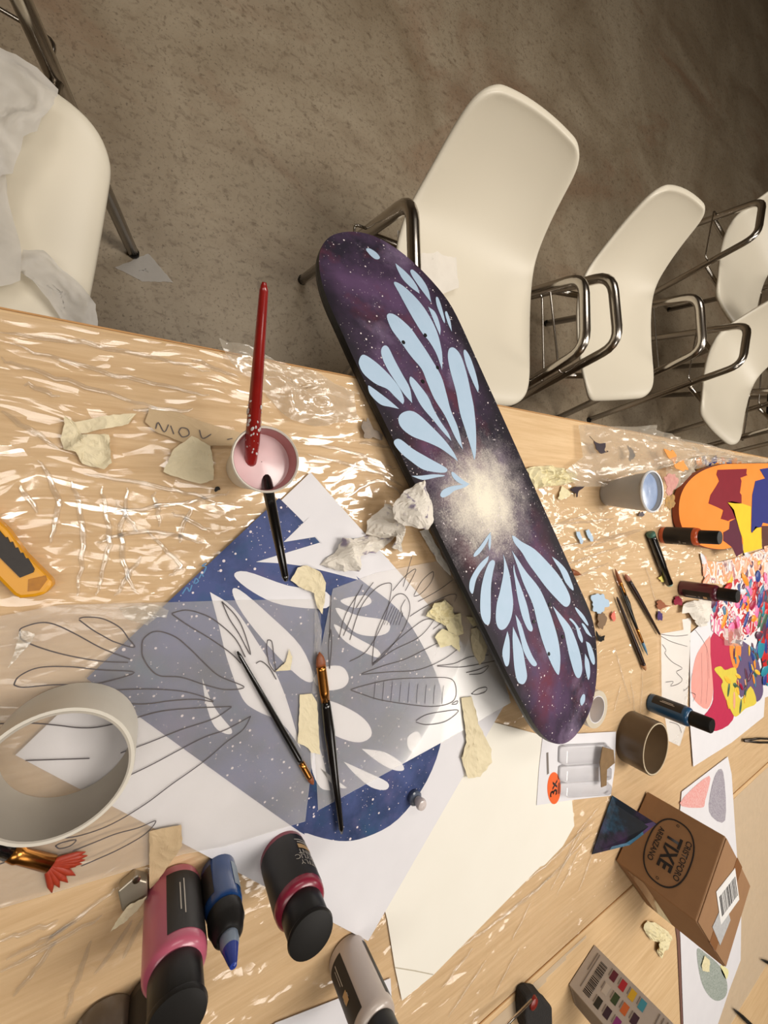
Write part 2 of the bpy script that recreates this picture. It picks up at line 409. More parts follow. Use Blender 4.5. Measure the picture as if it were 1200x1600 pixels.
def galaxy_mat(name, base, mid, hi, red, glow=None, stars=1.0, nscale=7.0, edge=0.0):
    """painted night sky: clouds of colour with spattered white stars and, optionally, a pale burst"""
    m = bpy.data.materials.new(name); m.use_nodes = True; nt = m.node_tree; b = nt.nodes['Principled BSDF']
    tc = nn(nt, 'ShaderNodeTexCoord'); src = tc.outputs['Object']
    def noise(s, d, off):
        mp = nn(nt, 'ShaderNodeMapping'); mp.inputs['Location'].default_value = (off, off * 0.7, off * 1.3); nt.links.new(src, mp.inputs[0])
        n = nn(nt, 'ShaderNodeTexNoise'); n.inputs['Scale'].default_value = s; n.inputs['Detail'].default_value = d; n.inputs['Roughness'].default_value = 0.6
        nt.links.new(mp.outputs[0], n.inputs[0]); return n.outputs['Fac']
    def over(prev, fac, lo, hi_, col, k):
        mr = nn(nt, 'ShaderNodeMapRange'); mr.inputs[1].default_value = lo; mr.inputs[2].default_value = hi_; mr.inputs[4].default_value = k
        nt.links.new(fac, mr.inputs[0]); mx = nn(nt, 'ShaderNodeMix', data_type='RGBA'); mx.inputs[7].default_value = col
        nt.links.new(mr.outputs[0], mx.inputs[0])
        if isinstance(prev, tuple): mx.inputs[6].default_value = prev
        else: nt.links.new(prev, mx.inputs[6])
        return mx.outputs[2]
    c = over(base, noise(nscale, 7, 1.7), 0.38, 0.62, mid, 0.95)
    c = over(c, noise(nscale * 1.3, 6, 5.1), 0.52, 0.72, red, 0.85)
    c = over(c, noise(nscale * 1.1, 8, 9.4), 0.56, 0.76, hi, 0.8)
    if edge:      # airbrushed black border along the rails
        sx = nn(nt, 'ShaderNodeSeparateXYZ'); nt.links.new(src, sx.inputs[0])
        ab = nn(nt, 'ShaderNodeMath', operation='ABSOLUTE'); nt.links.new(sx.outputs['Y'], ab.inputs[0])
        jn = nn(nt, 'ShaderNodeMath', operation='MULTIPLY_ADD'); nt.links.new(noise(14, 5, 2.2), jn.inputs[0]); jn.inputs[1].default_value = .05; nt.links.new(ab.outputs[0], jn.inputs[2])
        c = over(c, jn.outputs[0], edge + .008, edge + .045, rgb(22, 19, 25), 0.9)
    if glow:
        vm = nn(nt, 'ShaderNodeVectorMath', operation='DISTANCE'); nt.links.new(src, vm.inputs[0]); vm.inputs[1].default_value = glow
        ad = nn(nt, 'ShaderNodeMath', operation='MULTIPLY_ADD'); nt.links.new(noise(38, 8, 3.3), ad.inputs[0]); ad.inputs[1].default_value = 0.075
        gn = nn(nt, 'ShaderNodeMath', operation='MULTIPLY_ADD'); nt.links.new(noise(420, 3, 7.3), gn.inputs[0]); gn.inputs[1].default_value = 0.055; nt.links.new(vm.outputs['Value'], gn.inputs[2]); nt.links.new(gn.outputs[0], ad.inputs[2])
        c = over(c, ad.outputs[0], 0.170, 0.095, rgb(168, 158, 160), 0.85)
        c = over(c, ad.outputs[0], 0.140, 0.075, rgb(240, 232, 212), 0.95)
    for sc_, th, k in ((170, 0.26, 0.95), (330, 0.24, 0.6), (75, 0.12, 1.0)):
        vo = nn(nt, 'ShaderNodeTexVoronoi'); vo.inputs['Scale'].default_value = sc_; nt.links.new(src, vo.inputs[0])
        wn = nn(nt, 'ShaderNodeTexWhiteNoise'); nt.links.new(vo.outputs['Position'], wn.inputs[0])
        # only some cells carry a star, of varied size
        mu = nn(nt, 'ShaderNodeMapRange'); mu.inputs[1].default_value = 0.62; mu.inputs[2].default_value = 1.0; mu.inputs[3].default_value = 0.0; mu.inputs[4].default_value = th * stars
        nt.links.new(wn.outputs['Value'], mu.inputs[0])
        lt = nn(nt, 'ShaderNodeMath', operation='LESS_THAN'); nt.links.new(vo.outputs['Distance'], lt.inputs[0]); nt.links.new(mu.outputs[0], lt.inputs[1])
        mk = nn(nt, 'ShaderNodeMath', operation='MULTIPLY'); nt.links.new(lt.outputs[0], mk.inputs[0]); mk.inputs[1].default_value = k
        mx = nn(nt, 'ShaderNodeMix', data_type='RGBA'); mx.inputs[7].default_value = rgb(226, 214, 216)
        nt.links.new(mk.outputs[0], mx.inputs[0]); nt.links.new(c, mx.inputs[6]); c = mx.outputs[2]
    nt.links.new(c, b.inputs['Base Color']); b.inputs['Roughness'].default_value = 0.6; b.inputs['Specular IOR Level'].default_value = 0.25
    return m
# ------------------------------------------------------------------ the room
fl = prism('floor', [(-5.5, -3.5), (4.5, -3.5), (4.5, 7.0), (-5.5, 7.0)], -0.1, 0.0, floor_mat()); props(fl, kind='structure')
M_wall = mat('painted_wall', rgb(186, 172, 150), rgb(178, 164, 142), 2, 0.8, bump=0.05, bscale=80)
M_ceil = mat('ceiling_paint', rgb(150, 138, 120), rgb(142, 130, 112), 2, 0.9)
for nm, a, b in (('wall_left', (-5.6, -3.5, 0), (-5.5, 7, 3)), ('wall_right', (4.5, -3.5, 0), (4.6, 7, 3)),
                 ('wall_back', (-5.6, 7.0, 0), (4.6, 7.1, 3)), ('wall_front', (-5.6, -3.6, 0), (4.6, -3.5, 3))):
    props(box(nm, a, b, M_wall), kind='structure')
props(box('ceiling', (-5.6, -3.6, 3.0), (4.6, 7.1, 3.1), M_ceil), kind='structure')

EDGE = -0.167; SEAM = 0.776
def table(label, x0, x1, y0, y1):
    t = empty('work_table', (x0, y0, 0), label, 'table')
    w, l = x1 - x0, y1 - y0
    box('tabletop', (0, 0, TZ - 0.025), (w, l, TZ), M_wood, t, 0.002)
    box('edge_band', (-0.0015, 0, TZ - 0.0245), (0.0, l, TZ - 0.001), M_woodedge, t)
    for lx in (0.06, w - 0.06):
        for ly in (0.08, l - 0.08):
            tube('leg', [(lx, ly, 0), (lx, ly, TZ - 0.025)], 0.016, M_steel, t, 12)
    for lx in (0.06, w - 0.06): box('rail', (lx - 0.012, 0.08, TZ - 0.06), (lx + 0.012, l - 0.08, TZ - 0.025), M_steel, t)
    return t
table('long beech laminate table with most of the paints and the galaxy skateboard on it', EDGE, SEAM - 0.001, -0.62, 2.25)
table('second beech laminate table beyond the seam, with the brown carton on it', SEAM + 0.003, SEAM + 0.94, -0.62, 2.25)

# ------------------------------------------------------------------ chairs
SHELL = [(-.332, .668, .112), (-.333, .660, .138), (-.330, .645, .155), (-.320, .620, .165), (-.298, .578, .174), (-.262, .530, .186), (-.215, .484, .201), (-.163, .456, .214),
         (-.10, .440, .221), (0, .433, .223), (.08, .437, .219), (.135, .440, .208), (.165, .434, .188), (.180, .424, .155)]
def shell_at(i, j):
    x, z, w = SHELL[i]; back = min(1, max(0, (z - .445) / .1)) if i < 9 else 0
    q = (j * w / .2) ** 2
    return Vector((x + 0.045 * back * q, j * w, z + 0.018 * (1 - back) * q))
def make_chair():
    c = empty('stacking_chair', (0, 0, 0), 'chair', 'chair')
    J = 11; v = []; f = []
    for i in range(len(SHELL)):
        for k in range(J): v.append(shell_at(i, -1 + 2 * k / (J - 1)))
    for i in range(len(SHELL) - 1):
        for k in range(J - 1): f.append((i * J + k, i * J + k + 1, (i + 1) * J + k + 1, (i + 1) * J + k))
    s = link('seat_shell', mesh('seat_shell', v, f), M_shell, c, True)
    md = s.modifiers.new('thickness', 'SOLIDIFY'); md.thickness = 0.017; md.offset = 1
    md = s.modifiers.new('rounding', 'SUBSURF'); md.levels = 2; md.render_levels = 2
    for sg in (-1, 1):
        p = rounded([(-.275, sg * .275, 0.004), (-.125, sg * .262, .585), (.055, sg * .262, .585), (.165, sg * .275, 0.004)], .045)
        tube('leg_frame', p, 0.0125, M_steel, c, 14, 0.0135)
        for x in (-.275, .165): tube('foot_cap', [(x, sg * .275, 0), (x, sg * .275, .012)], .0135, M_black, c, 10)
        # ganging hook, a thin wire beside the frame
        tube('link_hook', rounded([(-.165, sg * .265, .43), (-.165, sg * .305, .43), (.085, sg * .305, .43), (.085, sg * .268, .43)], .012, 3), .003, M_steel, c, 6)
    for x, z in ((-.165, .415), (.09, .415)):
        tube('crossbar', [(x, -.262, z), (x, .262, z)], .009, M_steel, c, 10)
    for sg in (-1, 1):
        tube('seat_bracket', [(-.165, sg * .12, .415), (.09, sg * .12, .415)], .007, M_black, c, 8)
    return c
chair0 = make_chair()
CH = [((-.46, .667), 2, 'ivory shell chair half hidden behind the top of the galaxy skateboard'),
      ((-.56, 1.33), 10, 'ivory shell chair second along the table, past the white napkin chair'),
      ((-.53, 2.2), -20, 'ivory shell chair third along the table, next to the orange skateboard'),
      ((-1.085, 2.36), -20, 'far ivory shell chair standing back from the table, upper right'),
      ((-.58, 2.98), -12, 'farthest chair at the right frame edge, mostly chrome legs showing'),
      ((-.41, -.262), 82, 'ivory shell chair in the upper left corner, covered with tissue sheets')]
for i, (xy, rz, lab) in enumerate(CH):
    o = chair0 if i == 0 else copy_tree(chair0)
    o.location = (xy[0], xy[1], 0); o.rotation_euler = (0, 0, math.radians(rz))
    props(o, lab, 'chair', 'ivory stacking chairs')

# ------------------------------------------------------------------ skateboard decks
HW, HL, S0 = .1035, .4042, .22
def rot3(y, p, r):
    a = Vector((math.cos(y) * math.cos(p), math.sin(y) * math.cos(p), math.sin(p)))
    b = Vector((0, 0, 1)).cross(a).normalized(); n = a.cross(b)
    b2 = b * math.cos(r) + n * math.sin(r); return a, b2, a.cross(b2)
class Deck:
    def __init__(s, center, yaw, pitch, roll, kick):
        s.c = Vector(center); s.a, s.b, s.n = rot3(yaw, pitch, roll); s.k = kick
        s.M = Matrix(((s.a.x, s.b.x, s.n.x, s.c.x), (s.a.y, s.b.y, s.n.y, s.c.y), (s.a.z, s.b.z, s.n.z, s.c.z), (0, 0, 0, 1)))
    def zl(s, x):
        e = abs(x) - .25
        return 0.0 if e < 0 else -s.k * (e * e / .08 if e < .04 else e - .02)
    def loc(s, u, v):
        d = FW * FPX + RT * (u - 600) + UP * (800 - v); o = Vector((0, 0, CZ))
        t = (s.c - o).dot(s.n) / d.dot(s.n)
        for _ in range(14):
            h = o + d * t - s.c; t -= (h.dot(s.n) - s.zl(h.dot(s.a))) / d.dot(s.n) * .8
        h = o + d * t - s.c
        return (h.dot(s.a), h.dot(s.b))
    def half(s, x):
        if abs(x) < S0: return HW
        e = min(1, (abs(x) - S0) / (HL - S0)); return HW * max(0, 1 - e ** 2.3) ** (1 / 2.3)
    def body(s, root, top, side):
        xs = sorted(set([round(HL * math.sin(math.pi / 2 * k / 40), 5) for k in range(-40, 41)]))
        J = 12; v = []; f = []; T = .0135
        rows = []
        for x in xs:
            w = max(s.half(x), .004)
            for lay, (dz, k) in enumerate(((0, .985), (-T, .985))):
                for j in range(J + 1):
                    v.append((x, w * k * (-1 + 2 * j / J), s.zl(x) + dz))
            for sg in (-1, 1): v.append((x, sg * w, s.zl(x) - T / 2))
        R = 2 * (J + 1) + 2; N = len(xs)
        for i in range(N - 1):
            a, b = i * R, (i + 1) * R
            for j in range(J):
                f.append((a + j, b + j, b + j + 1, a + j + 1))
                q = J + 1; f.append((a + q + j, a + q + j + 1, b + q + j + 1, b + q + j))
            l, r = 2 * (J + 1), 2 * (J + 1) + 1
            f.append((a + l, b + l, b, a)); f.append((a + J + 1, b + J + 1, b + l, a + l))
            f.append((a + J, b + J, b + r, a + r)); f.append((a + r, b + r, b + 2 * J + 1, a + 2 * J + 1))
        for i, sgn in ((0, 1), (N - 1, -1)):
            a = i * R; ring = [a + j for j in range(J + 1)] + [a + 2 * J + 3] + [a + J + 1 + j for j in range(J, -1, -1)] + [a + 2 * J + 2]
            f.append(tuple(ring) if sgn > 0 else tuple(ring[::-1]))
        me = mesh('deck', v, f); o = link('deck', me, [top, side], root)
        for i, p in enumerate(me.polygons):
            p.material_index = 0 if p.normal.z > .75 else 1
        return o
    def paint(s, name, px, m, root, lift=.0005, n=4, smooth=True):
        poly = [s.loc(*p) for p in (smooth_poly(px, n) if smooth else [(q[0], q[1]) for q in px])]
        bm = bmesh.new(); vs2 = [bm.verts.new((p[0], p[1], 0)) for p in poly]
        tri = tessellate_polygon([[Vector((p[0], p[1], 0)) for p in poly]])
        for t in tri:
            try: bm.faces.new([vs2[i] for i in t])
            except ValueError: pass
        if max(abs(p[0]) for p in poly) > .24:
            for _ in range(5):
                es = [e for e in bm.edges if e.calc_length() > .018]
                if es: bmesh.ops.subdivide_edges(bm, edges=es, cuts=1, use_grid_fill=False)
            bmesh.ops.triangulate(bm, faces=bm.faces[:])
        for v in bm.verts: v.co.z = s.zl(v.co.x) + lift
        bmesh.ops.recalc_face_normals(bm, faces=bm.faces[:])
        if bm.faces and sum(fa.normal.z for fa in bm.faces) < 0: bmesh.ops.reverse_faces(bm, faces=bm.faces[:])
        me = bpy.data.meshes.new(name); bm.to_mesh(me); bm.free()
        return link(name, me, m, root)

D1 = Deck((-0.0224, 0.3946, CZ - 0.3942), 0.4595, 0.1315, -0.0687, 0.1932)
sk = empty('skateboard_deck', (0, 0, 0), 'purple galaxy skateboard deck with pale blue feather petals, leaning over the table edge', 'skateboard')
sk.matrix_world = D1.M
g0 = D1.loc(757, 782)
M_gal = galaxy_mat('purple_galaxy_paint', rgb(38, 32, 46), rgb(90, 66, 98), rgb(142, 122, 152), rgb(106, 46, 60), (g0[0], g0[1], 0.0), .85, 8.5, .075)
D1.body(sk, M_gal, M_black)
M_petal = mat('pale_blue_paint', rgb(178, 199, 222), rgb(166, 192, 214), 60, 0.55, bump=0.04, bscale=200)
c1 = ((480, 360), 6); c2 = ((600, 380), 6); c3 = ((550, 530), 6); c4 = ((640, 600), 6); c5 = ((670, 760), 6); c6 = ((760, 820), 6); c7 = ((720, 940), 5)
PET = [
 (c1, [(550,180),(580,170),(640,205),(678,250),(668,272),(630,268),(580,225)]),
 (c2, [(105,190,1),(190,260),(265,340),(315,420),(332,475,1),(255,420),(175,340),(125,250)]),
 (c2, [(248,255),(275,255),(350,330),(410,430),(442,560,1),(350,440),(280,340),(248,280)]),
 (c2, [(92,380),(115,367),(200,420),(330,550),(420,680),(490,820),(530,960),(546,1080),(542,1190,1),(490,1040),(420,920),(360,850),(290,740),(210,600),(140,470)]),
 (c2, [(412,597,1),(470,640),(505,710),(528,800),(524,865,1),(490,790),(445,680)]),
 (c2, [(484,515),(505,512),(535,590),(568,720),(562,748),(530,680),(495,590)]),
 (c2, [(572,645),(590,648),(620,730),(634,830,1),(600,760),(575,680)]),
 (c3, [(325,-205),(350,-240),(420,-215),(540,-110),(620,0),(720,150),(830,340),(880,500),(925,670),(990,830),(1038,1035,1),(970,930),(870,720),(770,560),(700,400),(650,280),(550,160),(450,20),(370,-90)]),
 (c3, [(898,130),(915,85),(960,85),(1020,160),(1075,330),(1110,490),(1140,640),(1160,850),(1160,1060),(1145,1135,1),(1110,1010),(1060,850),(1010,690),(975,500),(925,320),(900,200)]),
 (c3, [(1045,110),(1065,105),(1110,180),(1160,330),(1185,450),(1178,500,1),(1130,400),(1075,260),(1048,160)]),
 (c3, [(272,100),(300,62),(340,80),(400,200),(470,330),(540,460),(562,600,1),(490,520),(420,420),(330,280),(280,170)]),
 (c3, [(62,210),(90,152),(140,160),(250,240),(370,360),(450,470),(486,570),(475,612,1),(400,540),(330,470),(220,420),(120,340),(75,270)]),
 (c3, [(150,445),(165,440),(250,500),(360,585),(440,655,1),(350,635),(270,615),(200,555),(160,500)]),
 (c3, [(540,360),(560,358),(620,420),(710,540),(760,650),(820,760),(900,880),(930,955,1),(850,870),(760,760),(650,630),(580,500),(540,410)]),
 (c3, [(432,750),(465,695),(540,672),(620,705),(740,815),(860,940),(950,1060),(990,1145,1),(920,1090),(820,1020),(700,965),(560,910),(460,830)]),
 (c4, [(-148,560),(-130,520),(-80,525),(30,610),(150,680),(240,730),(330,780),(352,810),(320,832),(220,825),(120,800),(30,740),(-80,650)]),
 (c4, [(15,862,1),(100,860),(220,848),(318,855),(320,865),(240,878),(150,898),(100,895)]),
 (c4, [(390,830),(410,828),(460,870),(520,915),(565,940,1),(500,945),(440,915),(400,870)]),
 (c4, [(285,1040),(310,995),(370,965),(450,950),(545,945),(500,975),(420,1000),(370,1040),(310,1065)]),
 (c5, [(582,425,1),(560,490),(510,580),(460,640),(420,660),(425,625),(480,560),(540,475)]),
 (c5, [(580,455),(580,540),(568,605,1),(556,550),(562,490)]),
 (c5, [(560,650,1),(545,710),(480,800),(440,880),(415,990),(400,1005),(378,960),(385,880),(430,790),(490,710)]),
 (c5, [(560,720),(595,690),(618,715),(600,800),(582,920),(578,1060),(578,1200),(570,1272),(552,1298),(516,1278),(485,1200),(480,1080),(490,950),(520,820)]),
 (c6, [(155,275,1),(185,360),(215,470),(235,610),(248,740),(230,870),(185,960),(135,985),(100,950),(85,870),(95,740),(125,620),(155,470),(162,360)]),
 (c6, [(255,370,1),(275,470),(330,610),(380,760),(410,900),(432,970),(418,1000),(380,970),(330,850),(290,680),(265,520),(250,420)]),
 (c6, [(235,240,1),(290,320),(370,440),(490,590),(570,760),(620,900),(668,1070),(690,1230),(682,1380),(660,1398),(600,1290),(530,1110),(480,940),(430,740),(350,560),(300,420)]),
 (c6, [(237,105,1),(262,108),(330,160),(450,230),(580,360),(680,480),(760,620),(785,700),(770,755),(730,765),(660,700),(560,590),(470,470),(390,360),(330,260),(260,170)]),
 (c6, [(612,298,1),(680,350),(750,430),(800,550),(815,605),(800,610),(740,540),(690,430),(640,350)]),
 (c6, [(828,775),(850,785),(910,850),(952,930),(940,940),(890,880),(845,815)]),
 (c6, [(775,885),(800,885),(860,960),(900,1060),(893,1105),(860,1050),(830,950)]),
 (c6, [(890,925),(920,940),(990,1055,1),(940,1020),(910,970)]),
 (c6, [(620,762,1),(700,850),(780,950),(830,1060),(875,1200),(895,1330),(888,1400),(864,1436),(828,1404),(780,1250),(745,1090),(725,1000),(670,880)]),
 (c7, [(975,310,1),(1010,335),(1040,420),(1045,480),(1030,490),(1005,440),(985,360)]),
 (c7, [(968,405,1),(1000,470),(1008,560),(995,612),(980,570),(966,490)]),
 (c7, [(930,770),(950,725),(968,730),(965,780),(940,812)]),
 (c7, [(405,195,1),(440,270),(480,370),(500,480),(515,580),(500,630),(475,645),(440,620),(420,540),(410,440),(402,300)]),
 (c7, [(425,100,1),(470,180),(510,310),(555,420),(592,485),(575,505),(540,480),(490,390),(465,290),(440,190)]),
 (c7, [(362,230,1),(378,300),(380,420),(372,490),(352,505),(335,470),(322,400),(340,310)]),
]
for (o_, s_), pts in PET:
    D1.paint('painted_petal', C(o_, s_, pts), M_petal, sk)
for u, v in C(*c1, [(900,1052),(1105,985)]) + C(*c3, [(663,398),(800,268)]) + C(*c6, [(592,748),(443,908)]) + C(*c7, [(685,408),(795,275)]):
    x, y = D1.loc(u, v)
    o = lathe('bolt_hole', [(.0028, -.004), (.0028, .0009), (.0001, .0009)], M_black, sk, 10); o.location = (x, y, D1.zl(x))

D2 = Deck((-.03, 1.415, TZ + .045), math.pi / 2 + .07, 0, 0, .22)
s2 = empty('skateboard_deck', (0, 0, 0), 'orange skateboard deck with burgundy, yellow and blue leaf shapes at the right edge', 'skateboard')
s2.matrix_world = D2.M
D2.body(s2, mat('orange_paint', rgb(240, 128, 40), rgb(246, 146, 66), 14, 0.65, spec=.15), mat('dark_orange_edge', rgb(150, 66, 26), rgb(120, 50, 24), 20, .5))
q = ((1000, 680), 6)
for nm, pts, col in (
  ('burgundy_shape', [(725,325),(1000,315),(995,360),(1005,375),(940,400),(950,430),(935,540),(950,560),(950,640),(890,640),(820,630),(880,700),(900,780),(850,790),(825,805),(755,785),(780,705),(640,640),(660,560),(740,430),(715,370)], (118, 28, 40)),
  ('blue_shape', [(1050,560),(1080,430),(1170,405),(1120,320),(1300,290),(1300,860),(1200,830),(1150,820),(1135,860),(1090,870),(1040,920),(1045,700)], (42, 46, 112)),
  ('purple_shape', [(900,780),(950,950),(965,1100),(900,1140),(860,1050),(780,990),(780,910),(835,880),(840,810)], (84, 36, 52)),
  ('yellow_shape', [(815,630),(860,620),(940,635),(1040,670),(1035,900),(1050,920),(1080,855),(1135,870),(1140,1060),(970,1105),(960,970),(900,800),(860,700)], (214, 180, 44)),
  ('brown_shape', [(1140,850),(1260,850),(1260,1020),(1140,1045)], (84, 50, 44))):
    D2.paint(nm, C(*q, pts), mat('paint_' + nm, rgb(*col), tuple(x * 1.25 for x in rgb(*col)[:3]) + (1,), 30, .65, spec=.15), s2, smooth=False)
# ------------------------------------------------------------------ papers on the table (drawn first so the film can lie flat under them)
def pxw(pts, h): return [W(p[0], p[1], h) for p in pts]
FLATS = []                                      # outlines (x, y) under which the film lies flat
def paper(name, px, h, m, label, cat, thick=.0004, group=None):
    w = [(p.x, p.y) for p in pxw(px, h)]
    cx = sum(p[0] for p in w) / len(w); cy = sum(p[1] for p in w) / len(w)
    r = empty(name, (cx, cy, TZ + h), label, cat, 0, group)
    prism('sheet', [(x - cx, y - cy) for x, y in w], 0, thick, m, r)
    FLATS.append(w); r['_h'] = h + thick
    return r
def on(root, name, px, m, lift, smooth=True, n=4):
    """flat print or paint on a paper"""
    h = root['_h'] + lift; o = root.location
    p = smooth_poly(px, n) if smooth else px
    return flat(name, rel(pxw(p, h), o), m, root)
def lines(root, loops, w=.0010, lift=.0004, off=((0, 0), 1), name='pencil_line', m=None):
    h = root['_h'] + lift
    for lp in loops:
        p = smooth_poly(C(*off, lp), 5, closed=False)
        ribbon(name, rel(pxw(p, h), root.location), w, m or M_graphite, root)

# large printed sheet: a true rectangle from its measured corners
A = W(485, 738, .004); Cc = W(575, 1470, .004); R0 = W(798, 1090, .004)
e2 = (R0 - A); e1d = Vector((e2.y, -e2.x, 0)).normalized(); L1 = (Cc - A).dot(e1d); e2d = e2.normalized(); L2 = (Cc - A).dot(e2d)
rect = [A, A + e2d * L2, A + e2d * L2 + e1d * L1, A + e1d * L1]
def proj(p):
    d = Vector(p) - Vector((0, 0, CZ)); k = d.dot(FW); return (600 + FPX * d.dot(RT) / k, 800 - FPX * d.dot(UP) / k)
cre = paper('drawing_paper', [(590, 1380), (605, 1437), (617, 1512), (628, 1563), (677, 1523), (872, 1325), (889, 1258), (852, 1150), (740, 1120)], .0022, M_cream,
            'large cream drawing paper sheet with a bent corner under the skateboard tail', 'paper')
ribbon('corner_crease', rel(pxw([(617, 1512), (648, 1517), (677, 1523)], .0029), cre.location), .0012, mat('crease', rgb(190, 180, 160), None, 40, .8), cre)
cr2 = paper('drawing_paper', [(730, 1390), (850, 1352), (879, 1322), (897, 1290), (893, 1245), (800, 1240)], .0012, M_cream, 'lower cream sheet peeking out beside the blister pack', 'paper')
prt = paper('printed_sheet', [proj(p) for p in rect], .0040, M_white, 'big white sheet printed with a blue galaxy board end and white petals', 'paper')
M_print = galaxy_mat('blue_galaxy_print', rgb(36, 52, 88), rgb(72, 84, 132), rgb(30, 80, 112), rgb(86, 84, 126), None, 1.0, 16.0)
on(prt, 'printed_galaxy', [(135,1060,1),(436,778,1),(476,818),(500,848),(560,903),(620,950),(660,1008),(690,1080),(691,1150),(667,1220),(622,1280),(572,1308),(530,1314),(480,1302),(440,1280)], M_print, .0003)
for pts in ([(483,808,1),(443,847,1),(493,839,1),(504,850,1)], [(499,848,1),(400,878,1),(470,884),(560,906,1),(545,880,1),(520,860,1)],
            [(366,900),(385,893),(450,915),(510,925),(510,950),(440,945),(395,925)], [(363,925),(375,922),(420,960),(470,1010),(490,1060),(470,1060),(420,1010),(380,960)],
            [(328,925,1),(365,950),(400,1000),(430,1050),(450,1100),(470,1170,1),(440,1130),(400,1110),(378,1090),(355,1030),(340,970)],
            [(316,1060,1),(335,1105),(362,1140),(355,1147),(335,1135),(322,1100)], [(490,1060),(510,1042),(535,1042),(545,1060),(535,1075),(505,1078)],
            [(508,1095),(550,1110),(575,1130),(580,1150),(560,1160),(525,1150),(505,1130)], [(565,1170,1),(600,1175),(625,1190),(631,1203),(615,1203),(590,1190)],
            [(537,1190,1),(570,1205),(605,1222),(603,1234),(580,1230),(555,1210)], [(500,1200,1),(530,1222),(542,1232),(520,1226)],
            [(532,938),(570,930),(580,942),(555,950)], [(524,950),(560,962),(605,970),(606,988),(580,994),(550,985)], [(522,975),(555,995),(590,1015),(592,1028),(560,1015),(535,998)],
            [(637,1152),(650,1143),(657,1150),(655,1165),(647,1176),(638,1168)], [(485,1150,1),(500,1170),(516,1235,1),(500,1230),(487,1200)]):
    on(prt, 'printed_petal', pts, M_white, .0006)
M_ink = mat('blue_ink', rgb(70, 120, 170), rgb(90, 140, 180), 50, .6)
lines(prt, [[(285,928),(292,918),(296,924),(300,914)],[(303,912),(306,904),(310,908),(305,912)],[(311,904),(315,897),(318,901)],[(318,896),(322,886),(316,884),(322,880)]], .0012, .0004, m=M_ink)

tr1 = paper('tracing_paper', [(-70, 975), (30, 957), (95, 945), (230, 942), (360, 938), (491, 936), (503, 985), (498, 1100), (477, 1283), (350, 1323), (287, 1334), (187, 1364), (0, 1419), (-90, 1440)], .0062, M_trace,
            'left translucent tracing paper sheet with pencilled feather outlines under the white tape roll', 'tracing paper', .0002)
k1 = ((0, 850), 3)
lines(tr1, [[(95,420),(100,395),(180,370),(250,375),(350,420),(480,490),(610,540)], [(95,420),(105,450),(200,490),(330,525),(480,550),(600,555)],
  [(370,350),(400,343),(480,350),(560,390),(600,440),(630,485),(540,460),(490,435),(430,400),(370,355)],
  [(65,660),(90,620),(180,580),(320,575),(470,590),(630,602),(500,645),(400,660),(250,660),(110,672),(65,660)],
  [(805,325),(870,310),(940,325),(1010,360),(1100,440),(1150,530)], [(805,328),(880,380),(980,440),(1080,510),(1130,560)],
  [(665,500),(670,450),(710,415),(760,412),(830,440),(900,500),(960,560),(1030,620),(1145,670),(1060,683),(960,660),(850,625),(750,618),(700,580),(670,530),(665,500)],
  [(405,730),(430,700),(540,685),(700,680),(850,690),(950,715),(1000,740),(920,728),(800,735),(680,750),(540,745),(405,732)],
  [(0,842),(150,840),(270,850),(380,862),(480,855),(620,820),(750,785),(900,770),(1085,762)], [(565,980),(700,930),(850,870),(1000,820),(1085,765)],
  [(540,1115),(700,1040),(850,960),(960,905),(1060,870),(1175,808)], [(250,1365),(300,1378),(400,1360),(530,1310),(680,1220),(800,1130),(900,1060),(980,1000),(1060,930),(1140,870),(1175,808)],
  [(120,1015),(420,1005)], [(260,1415),(290,1400),(355,1387),(330,1415),(280,1428),(260,1415)], [(0,1500),(60,1480),(200,1440)], [(340,1440),(440,1400),(540,1360),(650,1330),(730,1298),(680,1360),(560,1430),(450,1480),(380,1510)],
  [(1040,270),(1100,330),(1140,400),(1175,520),(1120,420),(1075,350),(1040,270)], [(1200,560),(1225,550),(1262,580),(1295,635)], [(1255,450),(1275,460),(1285,540),(1293,600),(1262,560),(1250,490),(1255,450)]], off=k1)
tr2 = paper('tracing_paper', [(520, 920), (587, 895), (660, 881), (682, 877), (730, 925), (770, 1000), (798, 1098), (690, 1160), (590, 1215), (497, 1266), (491, 1150), (500, 1020)], .0058, M_trace,
            'right translucent tracing paper sheet with shaded petal sketches beside the skateboard', 'tracing paper', .0002)
k2 = ((400, 850), 3)
